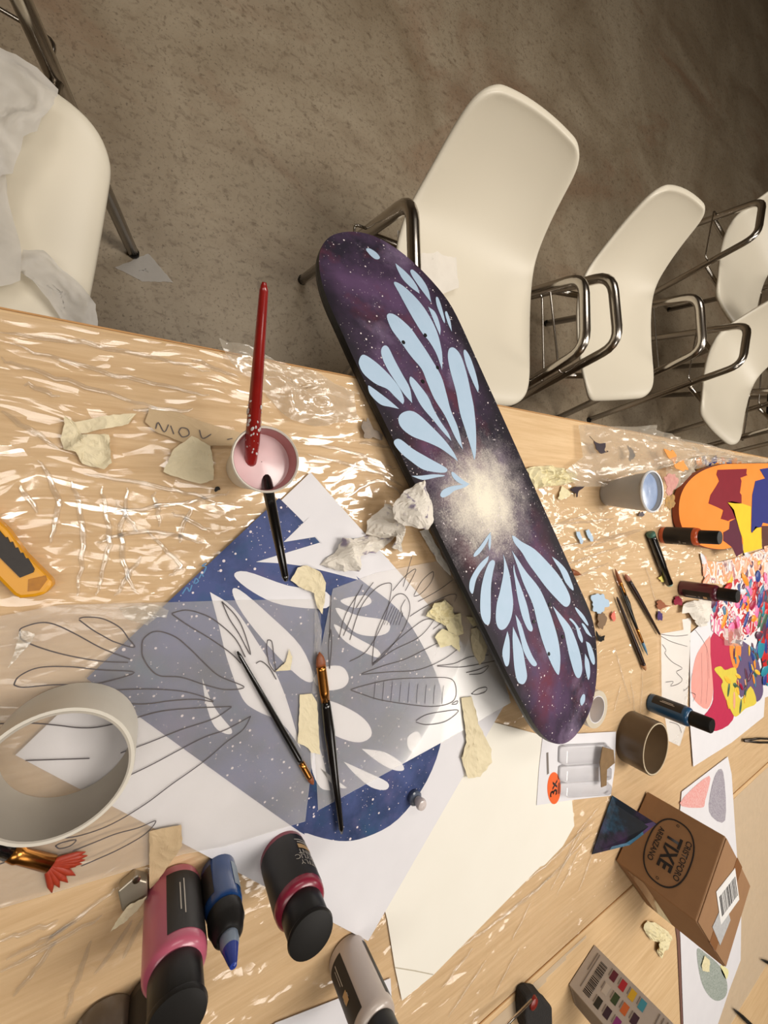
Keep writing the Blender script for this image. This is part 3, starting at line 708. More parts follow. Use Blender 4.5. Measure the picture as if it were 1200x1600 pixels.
lines(tr2, [[(440,550),(520,500),(600,360),(635,210),(620,183),(560,210),(490,300),(440,450)], [(545,560),(600,520),(680,420),(718,330),(718,270),(690,235),(650,245),(610,310),(560,430),(545,560)],
  [(545,570),(640,500),(760,440),(825,370),(825,352),(780,360),(700,420),(620,490),(545,565)], [(495,608),(600,570),(700,540),(820,480),(900,440)], [(495,612),(620,600),(760,590),(880,540),(960,480)],
  [(445,682),(520,660),(640,635),(780,628),(900,628),(935,660),(935,720),(900,750),(820,762),(700,750),(580,730),(500,705),(445,685)], [(750,828),(800,800),(880,785),(945,778),(935,800),(880,835),(800,847),(750,835)],
  [(1010,703),(1040,680),(1080,672),(1075,692),(1040,705),(1010,703)], [(850,570),(930,560),(1000,530),(1090,520)], [(850,573),(960,577),(1060,560),(1130,545)], [(985,603),(1040,590),(1090,570),(1060,605),(1000,612)],
  [(740,240),(780,170),(830,130),(820,180),(770,235),(740,245)], [(760,270),(850,220),(920,170)], [(720,340),(800,290),(900,240),(940,240),(930,270)], [(345,585),(340,480),(350,400),(355,470),(345,585)],
  [(390,440),(420,330),(480,230),(500,190)], [(410,430),(450,330),(470,240)], [(700,260),(680,300),(690,340)], [(830,400),(900,350),(960,340)], [(730,60),(690,200)], [(640,220),(700,150),(750,120),(700,220)],
  [(920,748),(945,735),(940,750),(918,752)], [(345,440),(350,300),(352,240)], [(470,300),(520,220),(550,180)]], off=k2)
lines(tr2, [[(560 + 40 * k, 640 + 3 * k), (556 + 40 * k, 690), (552 + 40 * k, 735 + 2 * k)] for k in range(9)] + [[(600 + 14 * k, 380 + 0 * k), (640 + 10 * k, 290 + 6 * k)] for k in range(6)], w=.0006, off=k2)

wst = paper('white_sheet', [(380, 1640), (430, 1598), (610, 1528), (616, 1640)], .002, M_white, 'white paper strip at the bottom edge under the white paint bottle', 'paper')

# right-hand papers
shC = paper('leaf_print_sheet', [(1078, 990), (1110, 962), (1210, 975), (1210, 1084), (1195, 1090), (1193, 1120), (1143, 1160), (1083, 1198), (1078, 1130)], .003, M_white,
            'white sheet printed with a pink, crimson and yellow leaf design', 'paper')
for nm, pts, col in (('pink_print', [(1108,995),(1090,1020),(1083,1045),(1080,1075),(1086,1095),(1105,1108),(1114,1085),(1113,1050),(1110,1000)], (222, 150, 140)),
    ('crimson_print', [(1110,998),(1130,988),(1145,1010),(1150,1080),(1145,1125),(1120,1142),(1100,1138),(1095,1125),(1110,1105),(1115,1080)], (176, 30, 70)),
    ('violet_print', [(1150,1000),(1180,1020),(1192,1070),(1190,1090),(1180,1096),(1172,1075),(1158,1090),(1152,1060)], (92, 74, 110)),
    ('orange_print', [(1140,1008),(1158,1010),(1153,1042),(1145,1040)], (230, 130, 50)),
    ('yellow_print', [(1116,1046),(1126,1041),(1133,1047),(1145,1043),(1151,1048),(1153,1083),(1160,1092),(1173,1072),(1182,1098),(1165,1107),(1150,1120),(1142,1110),(1133,1090),(1127,1072),(1129,1063)], (206, 186, 64))):
    on(shC, nm, pts, mat('ink_' + nm, rgb(*col), tuple(min(1, x * 1.2) for x in rgb(*col)[:3]) + (1,), 60, .6), .0003 + .0002 * ('pink_print', 'crimson_print', 'violet_print', 'orange_print', 'yellow_print').index(nm), n=3)
lines(shC, [[(1086,984),(1098,1000),(1106,1020),(1108,1060)], [(1096,1020),(1097,1070),(1095,1100)], [(1104,1010),(1106,1060),(1103,1100)]], .0012)
tr3 = paper('tracing_paper', [(1033, 990), (1068, 984), (1066, 968), (1080, 965), (1076, 1060), (1073, 1130), (1062, 1166), (1045, 1158), (1034, 1090)], .0042, M_trace, 'small tracing paper strip with jagged leaf outlines beside the leaf print', 'tracing paper', .0002)
lines(tr3, [[(1035,1007),(1041,1016),(1039,1021),(1050,1034),(1066,1044),(1057,1050),(1066,1061),(1061,1068),(1048,1072),(1052,1065),(1040,1066)], [(1033,994),(1050,1003),(1074,1010)], [(1033,991),(1055,994),(1075,992)],
            [(1046,1128),(1060,1133),(1065,1145)], [(1068,1080),(1076,1072),(1082,1052)], [(1080,1082),(1087,1086),(1083,1096)]], .0012)
brn = paper('brown_underlay', [(1040, 1330), (1058, 1470), (1066, 1640), (1110, 1640), (1150, 1340)], .0012, mat('dark_brown', rgb(120, 84, 70), rgb(104, 70, 62), 20, .8), 'dark brown strip along the left of the white crayon drawing below the carton', 'card')  # flat dark brown layer, shows as a strip along the drawing's left edge
shD = paper('crayon_drawing', [(1065, 1237), (1137, 1182), (1143, 1210), (1148, 1290), (1158, 1430), (1157, 1500), (1140, 1545), (1108, 1640), (1069, 1640), (1063, 1468), (1055, 1350)], .0022, M_white,
            'long white crayon drawing passing under the brown carton', 'paper')
for nm, pts, col in (('red_crayon', [(1062,1255),(1108,1212),(1102,1250),(1096,1262)], (214, 112, 100)), ('violet_crayon', [(1116,1215),(1130,1206),(1133,1282),(1108,1268)], (104, 88, 112)),
                     ('green_crayon', [(1089,1484),(1103,1490),(1125,1510),(1136,1535),(1134,1556),(1121,1564),(1107,1555),(1095,1530)], (92, 112, 92)), ('yellow_crayon', [(1126,1508),(1138,1516),(1135,1530),(1128,1520)], (224, 216, 120))):
    on(shD, nm, pts, mat('wax_' + nm, rgb(*col), tuple(min(1, x * .4 + .5) for x in rgb(*col)[:3]) + (1,), 260, .8, detail=1), .0004)
# thick strokes painted over the leaf print
def strokes(root, boxpx, n, seed, cols, DAB):
    rn = random.Random(seed)
    for k in range(n):
        q_ = W(rn.uniform(boxpx[0], boxpx[2]), rn.uniform(boxpx[1], boxpx[3]), root['_h'])
        rr = rn.uniform(.006, .013); o = lathe('paint_stroke', [(rr, .0002), (rr * .9, .0012), (rr * .5, .0020), (.0002, .0021)], DAB[rn.choice(cols)], root, 9, 2.0, .55)
        o.location = q_ - Vector(root.location) + Vector((0, 0, .0012)); o.rotation_euler = (0, 0, rn.gauss(0.3, .5))
# paint-smeared palette papers
M_pal = mat('smeared_paper', rgb(232, 222, 214), rgb(214, 190, 184), 50, .6, bump=.2, bscale=120)
DAB = [mat('dab_%d' % i, rgb(*c), tuple(min(1, x * 1.3) for x in rgb(*c)[:3]) + (1,), 90, .35, bump=.3, bscale=200) for i, c in enumerate(
    ((190, 40, 40), (236, 140, 40), (40, 60, 130), (150, 24, 60), (226, 110, 160), (70, 120, 150), (90, 46, 70), (230, 180, 60), (60, 90, 70), (226, 160, 130), (210, 210, 214), (40, 130, 150)))]
strokes(shC, (1146, 1014, 1184, 1075), 26, 21, (6, 2, 8, 6, 1, 3, 5, 7), DAB); strokes(shC, (1125, 1060, 1165, 1105), 12, 22, (7, 7, 8, 9), DAB)
def palette(px, h, label, n, seed, cols, rmin=.006, rmax=.016, base=None):
    r = paper('palette_paper', px, h, base or M_pal, label, 'palette')
    rn = random.Random(seed); w = [(p.x, p.y) for p in pxw(px, h)]
    x0, x1 = min(p[0] for p in w), max(p[0] for p in w); y0, y1 = min(p[1] for p in w), max(p[1] for p in w); k = 0; tries = 0
    while k < n and tries < 4000:
        tries += 1; x, y = rn.uniform(x0, x1), rn.uniform(y0, y1)
        ins = False; j = len(w) - 1
        for i in range(len(w)):
            if (w[i][1] > y) != (w[j][1] > y) and x < (w[j][0] - w[i][0]) * (y - w[i][1]) / (w[j][1] - w[i][1]) + w[i][0]: ins = not ins
            j = i
        if not ins: continue
        rr = rn.uniform(rmin, rmax); an = rn.uniform(0, 6.28); st = rn.uniform(1.0, 3.2) ** .5
        o = lathe('paint_dab', [(rr, .0004), (rr * .9, .0016), (rr * .5, .0028), (.0002, .003)], DAB[rn.choice(cols)], r, 9, st, 1 / st)
        o.location = (x - r.location.x, y - r.location.y, .0004); o.rotation_euler = (0, 0, an); k += 1
    return r
palette([(1096, 876), (1125, 878), (1170, 866), (1215, 850), (1215, 905), (1150, 915), (1102, 910)], .003, 'smeared palette paper tucked under the orange skateboard nose', 45, 3, (9, 9, 10, 7, 9, 6, 9, 10), .007, .018, ramp_mat('smear_peach', [rgb(150, 110, 110), rgb(226, 206, 200), rgb(232, 222, 216), rgb(222, 160, 110), rgb(236, 226, 220), rgb(180, 120, 120), rgb(232, 220, 214), rgb(90, 80, 90)], 17))
palette([(1108, 935), (1150, 905), (1215, 893), (1215, 1010), (1180, 985), (1165, 1000), (1130, 1000), (1112, 985)], .0045, 'paint-dabbed palette paper past the burgundy bottle cap', 80, 5, (0, 1, 2, 3, 4, 0, 5, 6, 4, 3, 10), .008, .020, ramp_mat('smear_red', [rgb(60, 70, 120), rgb(232, 222, 222), rgb(190, 40, 50), rgb(236, 226, 226), rgb(220, 110, 150), rgb(232, 220, 220), rgb(140, 30, 60), rgb(236, 150, 60)], 15))
palette([(1183, 928), (1215, 915), (1215, 1060), (1195, 1070), (1188, 1010)], .0058, 'red and teal smeared palette sheet at the right frame edge', 60, 8, (0, 0, 11, 6, 11, 8, 2), .014, .032, ramp_mat('smear_teal', [rgb(40, 110, 140), rgb(60, 60, 90), rgb(180, 40, 44), rgb(110, 40, 50), rgb(50, 130, 150), rgb(170, 44, 40), rgb(70, 80, 70), rgb(200, 60, 50)], 12))
palette([(1090, 722), (1120, 716), (1190, 726), (1215, 727), (1215, 735), (1130, 737), (1098, 744), (1087, 738)], .003, 'orange-spattered paper strip along the table edge behind the orange skateboard', 60, 11, (1, 1, 7, 2, 9, 10), .006, .013, ramp_mat('smear_orange', [rgb(120, 110, 130), rgb(236, 216, 200), rgb(232, 150, 60), rgb(240, 226, 214), rgb(226, 170, 90), rgb(236, 220, 210), rgb(90, 90, 120), rgb(232, 150, 70)], 24))

# ------------------------------------------------------------------ plastic film on the tables
def in_poly(X, Y, poly):
    ins = np.zeros(X.shape, bool); j = len(poly) - 1
    for i in range(len(poly)):
        xi, yi = poly[i]; xj, yj = poly[j]
        if abs(yj - yi) > 1e-9:
            ins ^= ((yi > Y) != (yj > Y)) & (X < (xj - xi) * (Y - yi) / (yj - yi) + xi)
        j = i
    return ins
SPOTS = []                                       # (x, y, r) bases of standing things
def film(name, x0, x1, y0, y1, st, m, label, hole=None, amp=1.0, seed=0):
    xs = np.arange(x0, x1 + 1e-6, st); ys = np.arange(y0, y1 + 1e-6, st)
    X, Y = np.meshgrid(xs, ys, indexing='ij')
    wx = X + .03 * perlin(X * 6, Y * 6, 21 + seed); wy = Y + .03 * perlin(X * 6, Y * 6, 22 + seed)
    # along the table edge the folds run lengthwise, further in they go every way
    k = np.clip((X - x0) / .2, 0, 1) if seed == 0 else np.clip(Y * 0 + .35, 0, 1)
    k = k * k * (3 - 2 * k)
    long = ridge(wx * 26, wy * 5, 1 + seed, 3) * .8 + ridge(wx * 60 + wy * 6, wy * 9, 2 + seed, 3) * .4
    wild = ridge(wx * 11, wy * 9, 3 + seed, 4) * .9 + ridge(wx * 26 + wy * 9, wy * 22, 4 + seed, 3) * .55 + ridge(wx * 52, wy * 48, 5 + seed, 2.5) * .22
    busy = .35 + .65 * np.clip(perlin(X * 3.1, Y * 3.1, 9 + seed) * 1.8 + .5, 0, 1)
    H = (.0004 + amp * busy * (.0019 * long * (1 - k) + .0026 * wild * k))
    for p in FLATS:
        bx = [q_[0] for q_ in p]; by = [q_[1] for q_ in p]
        sub = (X > min(bx)) & (X < max(bx)) & (Y > min(by)) & (Y < max(by))
        if sub.any():
            H[sub & in_poly(X, Y, p)] = .0005
    for x, y, r in SPOTS: H[(X - x) ** 2 + (Y - y) ** 2 < r * r] = .0004
    n0, n1 = X.shape
    V = np.stack([X, Y, TZ + H], -1).reshape(-1, 3)
    idx = np.arange(n0 * n1).reshape(n0, n1)
    F = np.stack([idx[:-1, :-1], idx[1:, :-1], idx[1:, 1:], idx[:-1, 1:]], -1).reshape(-1, 4)
    if hole is not None:
        cx = (X[:-1, :-1] + st / 2).reshape(-1); cy = (Y[:-1, :-1] + st / 2).reshape(-1)
        jit = .004 * perlin(cx * 60, cy * 60, 31)
        for hp in hole: 
            keep = ~in_poly(cx + jit, cy + jit, hp); F = F[keep]; cx = cx[keep]; cy = cy[keep]; jit = jit[keep]
    me = bpy.data.meshes.new(name)
    me.vertices.add(len(V)); me.vertices.foreach_set('co', V.astype(np.float32).ravel())
    me.loops.add(F.size); me.loops.foreach_set('vertex_index', F.astype(np.int32).ravel())
    me.polygons.add(len(F)); me.polygons.foreach_set('loop_start', np.arange(0, F.size, 4, dtype=np.int32)); me.polygons.foreach_set('loop_total', np.full(len(F), 4, np.int32))
    me.update(calc_edges=True); me.validate()
    o = link(name, me, m, None, True)
    return props(o, label, 'plastic film')
# ------------------------------------------------------------------ cups
M_cupw = mat('white_card_cup', rgb(232, 226, 214), rgb(222, 215, 202), 30, .55)
M_pinkw = mat('pink_paint_water', rgb(214, 176, 178), rgb(226, 204, 206), 45, .12, detail=2)
M_stain = mat('pink_stained_wall', rgb(206, 150, 150), rgb(178, 104, 104), 30, .5)
p = W(416, 718, .085); CUP = (p.x, p.y)
cup = empty('paint_water_cup', (p.x, p.y, TZ + .0005), 'white paper cup of milky pink water holding two brushes', 'cup')
lathe('cup_wall', [(.0005, .003), (.0195, .003), (.0205, 0), (.0215, .001), (.0283, .083), (.0292, .0835), (.0296, .085), (.0288, .0865), (.0275, .085)], M_cupw, cup, 40)
lathe('inner_wall', [(.0273, .085), (.0205, .006), (.0004, .006)], M_stain, cup, 40)
lathe('paint_water', [(.0262, .066), (.0004, .0665)], M_pinkw, cup, 40)
for a0 in (2.2, 2.75):   # red print on the outside
    n = 6; v = []; f = []
    for k in range(n + 1):
        a = a0 + math.pi * .25 + .42 * k / n
        for z, r in ((.028, .0240), (.052, .0260)): v.append((r * math.cos(a), r * math.sin(a), z))
    for k in range(n): f.append((2 * k, 2 * k + 2, 2 * k + 3, 2 * k + 1))
    link('red_print', mesh('red_print', v, f), mat('red_print', rgb(150, 40, 34), None, 30, .6), cup)
SPOTS.append((p.x, p.y, .024))
p = W(947, 771, 0)
pc = empty('plastic_cup', (p.x, p.y, TZ + .0005), 'grey ribbed plastic cup with pale blue paint beside the orange skateboard', 'cup')
prof = [(.0005, .001), (.022, 0), (.0235, .002)] + [(.0235 + .0095 * k / 14 + (.0006 if k % 2 else 0), .004 + .056 * k / 14) for k in range(15)] + [(.0335, .062), (.0345, .0785), (.0368, .079), (.0372, .081), (.036, .082), (.0335, .0785), (.0325, .06), (.0225, .004)]
lathe('cup_wall', prof, mat('grey_cup_plastic', rgb(184, 182, 180), rgb(164, 164, 166), 30, .35), pc, 40)
lathe('rim', [(.0352, .0785), (.0372, .079), (.0378, .081), (.0366, .0828), (.0345, .082)], mat('white_rim', rgb(226, 228, 232), None, 20, .4), pc, 40)
lathe('blue_paint', [(.0338, .0745), (.02, .0758), (.0004, .0752)], mat('blue_wet_paint', rgb(120, 140, 178), rgb(170, 186, 214), 70, .15, detail=2), pc, 32)
SPOTS.append((p.x, p.y, .026))

# ------------------------------------------------------------------ paint bottles
def wrap(me, r, a0, z0):
    for v in me.vertices:
        a = a0 + v.co.x / r; v.co = Vector((r * math.cos(a), r * math.sin(a), z0 + v.co.y))
    me.update(); return me
M_lab = mat('black_label', rgb(24, 20, 18), rgb(32, 27, 24), 60, .5)
M_txt = mat('label_print', rgb(190, 182, 170), None, 60, .6)
M_tan = mat('label_tan', rgb(196, 160, 112), None, 60, .6)
def arc_patch(name, r, a0, a1, z0, z1, m, parent, n=14):
    v = []; f = []
    for k in range(n + 1):
        a = a0 + (a1 - a0) * k / n
        for z in (z0, z1): v.append((r * math.cos(a), r * math.sin(a), z))
    for k in range(n): f.append((2 * k, 2 * k + 2, 2 * k + 3, 2 * k + 1))
    return link(name, mesh(name, v, f), m, parent, True)
def bottle(px, r, h, col, arcs, label, cap='flip', words=(), bars=(), marks=(), dx=0.0, body_top=.66):
    p = W(px[0], px[1], 0)
    b = empty('paint_bottle', (p.x, p.y, TZ + .0005), label, 'bottle', math.atan2(-p.y, -p.x) + dx)
    m = mat('paint_' + '_'.join(map(str, col)), rgb(*col), tuple(min(1, x * .82) for x in rgb(*col)[:3]) + (1,), 25, .3, coat=.25)
    t = body_top
    lathe('bottle_body', [(.0004, .001), (r * .86, 0), (r * .97, .0015), (r, .005), (r, h * (t - .05)), (r * .985, h * (t - .02)), (r * .93, h * t), (r * .8, h * (t + .022)), (r * .7, h * (t + .028)), (r * .7, h * (t + .04)), (.0004, h * (t + .04))], m, b, 40)
    bands = []
    for a0, a1 in arcs:
        bands.append(arc_patch('label_band', r + .0003, math.radians(a0), math.radians(a1), h * .09, h * (t - .07), M_lab, b, 20))
    if cap == 'flip':
        cp = lathe('cap', [(r * .80, h * (t + .028)), (r * .82, h * (t + .035)), (r * .80, h * .955), (r * .79, h * .96), (.0004, h * .96)], M_black, b, 36)
        lid = lathe('flip_lid', [(r * .70, h * .945), (r * .86, h * .95), (r * .88, h * .965), (r * .84, h * .99), (r * .6, h), (.0004, h)], M_black, cp, 36)
        lid.location = (-.002, 0, 0)
    else:
        lathe('cap', [(r * .74, h * (t + .03)), (r * .77, h * (t + .035)), (r * .75, h * .985), (r * .70, h), (.0004, h)], M_black, b, 30)
    for s, sz, a, z in words:
        link('lettering', wrap(text_mesh(s, sz), r + .0007, math.radians(a), h * z), M_txt, bands[0])
    for a, z, wa, hz in bars:
        wd = math.radians(wa) / 2; arc_patch('print_line', r + .0007, math.radians(a) - wd, math.radians(a) + wd, h * z - hz / 2, h * z + hz / 2, M_txt, bands[0], 4)
    for a, z, wa, hz in marks:
        wd = math.radians(wa) / 2; arc_patch('print_mark', r + .0008, math.radians(a) - wd, math.radians(a) + wd, h * z - hz / 2, h * z + hz / 2, M_tan, bands[0], 4)
    SPOTS.append((p.x, p.y, r * 1.05)); return b
bottle((270, 1388), .0240, .112, (196, 98, 122), [(-125, 12)], 'pink paint bottle with black flip cap beside the blue dropper bottle', bars=[(-22, .34, 2.2, .036), (-14, .34, 2.2, .028)], body_top=.69)
bottle((440, 1330), .0245, .098, (138, 34, 58), [(-172, 172)], 'crimson paint bottle with black flip cap on the printed sheet edge',
       words=[('ARTFLY', .0078, -62, .50), ('ACRYLIC', .0085, -62, .425), ('PAINT', .0085, -62, .355)], bars=[(-62, .22, 40, .0016), (-62, .185, 50, .0012)], marks=[(-62, .28, 44, .006)], body_top=.71)
wb = bottle((541, 1490), .0240, .116, (196, 182, 172), [(14, 118), (-96, -62)], 'white paint bottle with black label at the bottom edge of the photo', bars=[(40, .22, 2.5, .022), (47, .22, 2, .016)], marks=[(44, .40, 16, .010)], words=[('LQI', .006, 44, .40)])
bottle((246, 1552), .0270, .100, (40, 30, 26), [(-170, 170)], 'dark brown paint bottle standing half behind the pink one', body_top=.68)
bottle((1034, 836), .0185, .103, (206, 92, 48), [(-100, 100)], 'orange paint bottle standing on the nose of the orange skateboard', 'plain', words=[('INK', .0055, 48, .38)], bars=[(62, .3, 6, .012), (50, .46, 6, .006)])
bottle((1064, 919), .0185, .103, (92, 30, 48), [(6, 92)], 'burgundy paint bottle beside the palette papers', 'plain', bars=[(48, .24, 4, .020)], marks=[(48, .50, 22, .007)], words=[('o', .008, 46, .40)])
bottle((1016, 1097), .0190, .108, (36, 82, 122), [(-100, -2)], 'blue paint bottle beside the brown tape roll', 'plain', bars=[(-28, .34, 4, .026), (-36, .34, 4, .020)])
# blue dropper bottle
p = W(340, 1356, 0)
db = empty('dropper_bottle', (p.x, p.y, TZ + .0005), 'small blue ink dropper bottle with a cloudy nozzle between the pink and crimson bottles', 'bottle', math.atan2(-p.y, -p.x))
lathe('bottle_body', [(.0004, .001), (.015, 0), (.0172, .002), (.0175, .006), (.0175, .050), (.0165, .055), (.013, .058)], mat('blue_ink_glass', rgb(34, 74, 130), rgb(22, 50, 100), 20, .15, coat=.4), db, 36)
arc_patch('paper_label', .0179, math.radians(-95), math.radians(-48), .014, .044, mat('grey_label', rgb(150, 160, 170), rgb(130, 142, 155), 80, .5), db)
arc_patch('dark_label', .0179, math.radians(20), math.radians(110), .010, .046, M_lab, db)
lathe('collar', [(.0135, .055), (.0162, .057), (.0165, .069), (.0155, .071), (.0132, .080), (.0105, .083), (.0004, .083)], M_black, db, 36)
lathe('nozzle', [(.0082, .0825), (.0082, .090), (.0070, .094)], mat('cloudy_nozzle', rgb(140, 150, 160), rgb(110, 126, 150), 40, .25), db, 24)
lathe('nozzle_tip', [(.0070, .094), (.0042, .106), (.0030, .110), (.0004, .1105)], mat('blue_nozzle_tip', rgb(48, 70, 150), rgb(36, 50, 130), 40, .2), db, 20)
SPOTS.append((p.x, p.y, .019)); db.scale = (.94, .94, .90)
# jar lower left
p = W(163, 1600, 0)
jr = empty('paint_jar', (p.x, p.y, TZ + .0005), 'small smeared grey jar at the bottom left beside the dark bottle', 'jar')
lathe('jar_body', [(.0004, 0), (.024, 0), (.026, .003), (.026, .034), (.0235, .038)], mat('dark_jar', rgb(70, 62, 56), rgb(120, 112, 104), 30, .25), jr, 30)
lathe('lid', [(.0245, .037), (.0265, .038), (.0265, .050), (.025, .052), (.0004, .052)], mat('smeared_lid', rgb(176, 170, 160), rgb(110, 100, 92), 60, .35), jr, 30)
SPOTS.append((p.x, p.y, .028))
# black marker lying by the orange bottle
a = W(1016, 833, .0095); b = W(1046, 914, .0095)
mk = empty('paint_marker', (a.x, a.y, TZ + .0012), 'black paint marker lying between the orange and burgundy bottles', 'marker')
o3 = mk.location; d = (b - a)
def at(t, dz=0): q_ = a + d * t - o3; q_.z = .0085 + dz; return q_
tube('barrel', [at(.05), at(.1), at(.6), at(.62), at(.97)], .0082, M_lacquer, mk, 16, radii=[.96, 1, 1, .92, .92])
tube('cap_end', [at(0), at(.05)], .0086, mat('teal_cap', rgb(70, 110, 96), None, 40, .4), mk, 16)
tube('tail_plug', [at(.97), at(1)], .0062, mat('pale_teal_plug', rgb(150, 180, 170), None, 40, .4), mk, 14)

# ------------------------------------------------------------------ brushes and pencils
M_redh = mat('red_handle', rgb(150, 28, 22), rgb(110, 20, 18), 60, .25, coat=.3)
M_brist = mat('amber_bristle', rgb(150, 82, 40), rgb(110, 56, 28), 400, .5)
M_red = mat('red_bristle', rgb(176, 58, 28), rgb(136, 40, 22), 300, .5)
M_dkw = mat('dark_brown_lacquer', rgb(46, 28, 26), rgb(34, 22, 20), 60, .3)
def brush(name, label, tip, end, lb, lf, r, mb=M_brist, mf=M_gold, mh=M_lacquer, flat_=1.0, cat='brush', rmax=1.25):
    """tip -> end: bristles lb, ferrule lf, handle the rest (fractions)"""
    o = Vector((tip.x, tip.y, min(tip.z, end.z))); t = empty(name, o, label, cat); d = end - tip
    P = lambda k: tip + d * k - o
    tube('bristles', [P(0), P(lb * .35), P(lb * .8), P(lb)], r, mb, t, 12, r * flat_, [.12, .75, 1.05, .95])
    tube('ferrule', [P(lb), P(lb + lf * .1), P(lb + lf * .7), P(lb + lf)], r, mf, t, 14, r * (flat_ + 1) / 2, [1, 1, 1.02, .95])
    k0 = lb + lf
    tube('handle', [P(k0), P(k0 + .03), P(k0 + .16), P(k0 + (1 - k0) * .55), P(.97), P(1)], r, mh, t, 14, None, [.9, 1, rmax, .85, .55, .25])
    return t
cx, cy = CUP; cz = TZ
e = W(413, 441, .165); tp = Vector((cx + .010, cy - .008, cz + .055))
rb = brush('paint_brush', 'red-handled brush spattered with white paint standing in the pink water cup', tp, e, .03, .03, .0056, mh=M_redh, rmax=1.15)
nm = mat('spatter_paint', rgb(206, 200, 200), None, 60, .6)
rn = random.Random(4)
dirv = (e - tp).normalized(); side = dirv.cross(Vector((0, 0, 1))).normalized(); top_ = side.cross(dirv)
for k in range(40):
    t = abs(rn.gauss(.28, .12)); an = rn.uniform(-.2, math.pi + .2); rr = rn.uniform(.0005, .0016)
    c_ = tp + (e - tp) * t + side * (math.cos(an) * .0058) + top_ * (math.sin(an) * .0058) - rb.location
    o = lathe('paint_spatter', [(rr, 0), (rr * .8, .0003), (.0001, .0004)], nm, rb, 7, 1, 2); o.location = c_
    o.rotation_mode = 'QUATERNION'; o.rotation_quaternion = (side * math.cos(an) + top_ * math.sin(an)).to_track_quat('Z', 'Y')
e = W(447, 908, .118); tp = Vector((cx - .006, cy + .004, cz + .050))
brush('paint_brush', 'black-handled brush leaning out of the pink water cup over the print', tp, e, .05, .05, .0052, rmax=1.0)
brush('paint_brush', 'flat amber brush with brass ferrule lying across the tracing sheets', W(499, 1019, .0115), W(534, 1302, .0125), .075, .19, .0058, flat_=.55, rmax=1.15)
brush('paint_brush', 'thin black brush lying diagonally on the left tracing sheet', W(490, 1226, .0095), W(371, 1018, .0105), .06, .12, .0034, rmax=1.0)
brush('paint_brush', 'fine brush with a brown tip in the trio right of the skateboard', W(961, 889, .006), W(991, 968, .007), .25, .25, .0036)
brush('paint_brush', 'blue-tipped brush lying point down in the trio right of the skateboard', W(1012, 1024, .006), W(968, 915, .008), .2, .2, .003, mb=mat('blue_bristle', rgb(96, 140, 170), None, 200, .5), mf=M_gold)
brush('color_pencil', 'dark pencil with a bare wooden point, leftmost of the trio', W(1009, 1048, .0058), W(964, 933, .0058), .09, .02, .0044, mb=mat('pencil_wood', rgb(190, 140, 100), None, 100, .6), mf=M_dkw, mh=M_dkw, cat='pencil', rmax=1.1)
brush('color_pencil', 'dark pencil pointing to the upper left, rightmost of the trio', W(977, 897, .0058), W(1031, 992, .0058), .09, .02, .0044, mb=mat('pencil_red_wood', rgb(170, 110, 90), None, 100, .6), mf=M_dkw, mh=M_dkw, cat='pencil', rmax=1.1)
brush('paint_brush', 'brown-tipped brush poking out from under the skateboard edge', W(908, 898, .006), W(868, 886, .012), .45, .3, .0055, rmax=1)
brush('paint_brush', 'black brush lying at the lower right corner on the pale film', W(1146, 1576, .006), W(1215, 1640, .008), .25, .15, .005, mb=M_black, mf=M_black)
brush('paint_brush', 'short black brush tip at the right edge below the carton', W(1189, 1499, .006), W(1240, 1522, .008), .4, .2, .005, mb=M_black, mf=M_black)
a = W(1162, 1157, .006); b = W(1230, 1158, .006); SPOTS.extend([(a.x, a.y + .05 * k, .04) for k in range(6)])
tw = empty('tweezers', (a.x, a.y, TZ + .005), 'dark metal tweezers lying at the right edge below the leaf print', 'tweezers')
for sg in (-1, 1):
    tube('arm', [Vector((.001 * sg, 0, .002)), (b - a) * .35 + Vector((.006 * sg, 0, 0)), (b - a) + Vector((.005 * sg, 0, 0))], .003, mat('dark_steel', rgb(70, 62, 56), None, 30, .3, .8), tw, 8, .002)
# red fan brush lower left
fb = empty('fan_brush', W(75, 1349, .0095), 'fan brush with spread red bristles at the lower left', 'brush'); o3 = fb.location
Pf = lambda u, v, h: W(u, v, h) - o3
tube('handle', [Pf(-90, 1280, .011), Pf(-20, 1315, .011), Pf(17, 1332, .0105)], .006, M_lacquer, fb, 14, radii=[.8, 1.1, 1])
tube('ferrule', [Pf(15, 1331, .0105), Pf(30, 1337, .0105), Pf(33, 1338, .0105), Pf(80, 1350, .0095)], .0062, M_gold, fb, 16, .005, [1, 1.1, .95, 1.05])
for u, v in ((134, 1331), (137, 1337), (133, 1344), (128, 1350), (119, 1354), (118, 1368), (106, 1379), (93, 1387), (81, 1395)):
    q0 = Pf(74, 1349, .0095); q1 = Pf(u, v, .0075)
    tube('bristle_tuft', [q0, q0 + (q1 - q0) * .35, q0 + (q1 - q0) * .75, q1], .0030, M_red, fb, 8, .0020, [.7, 1, .85, .1])

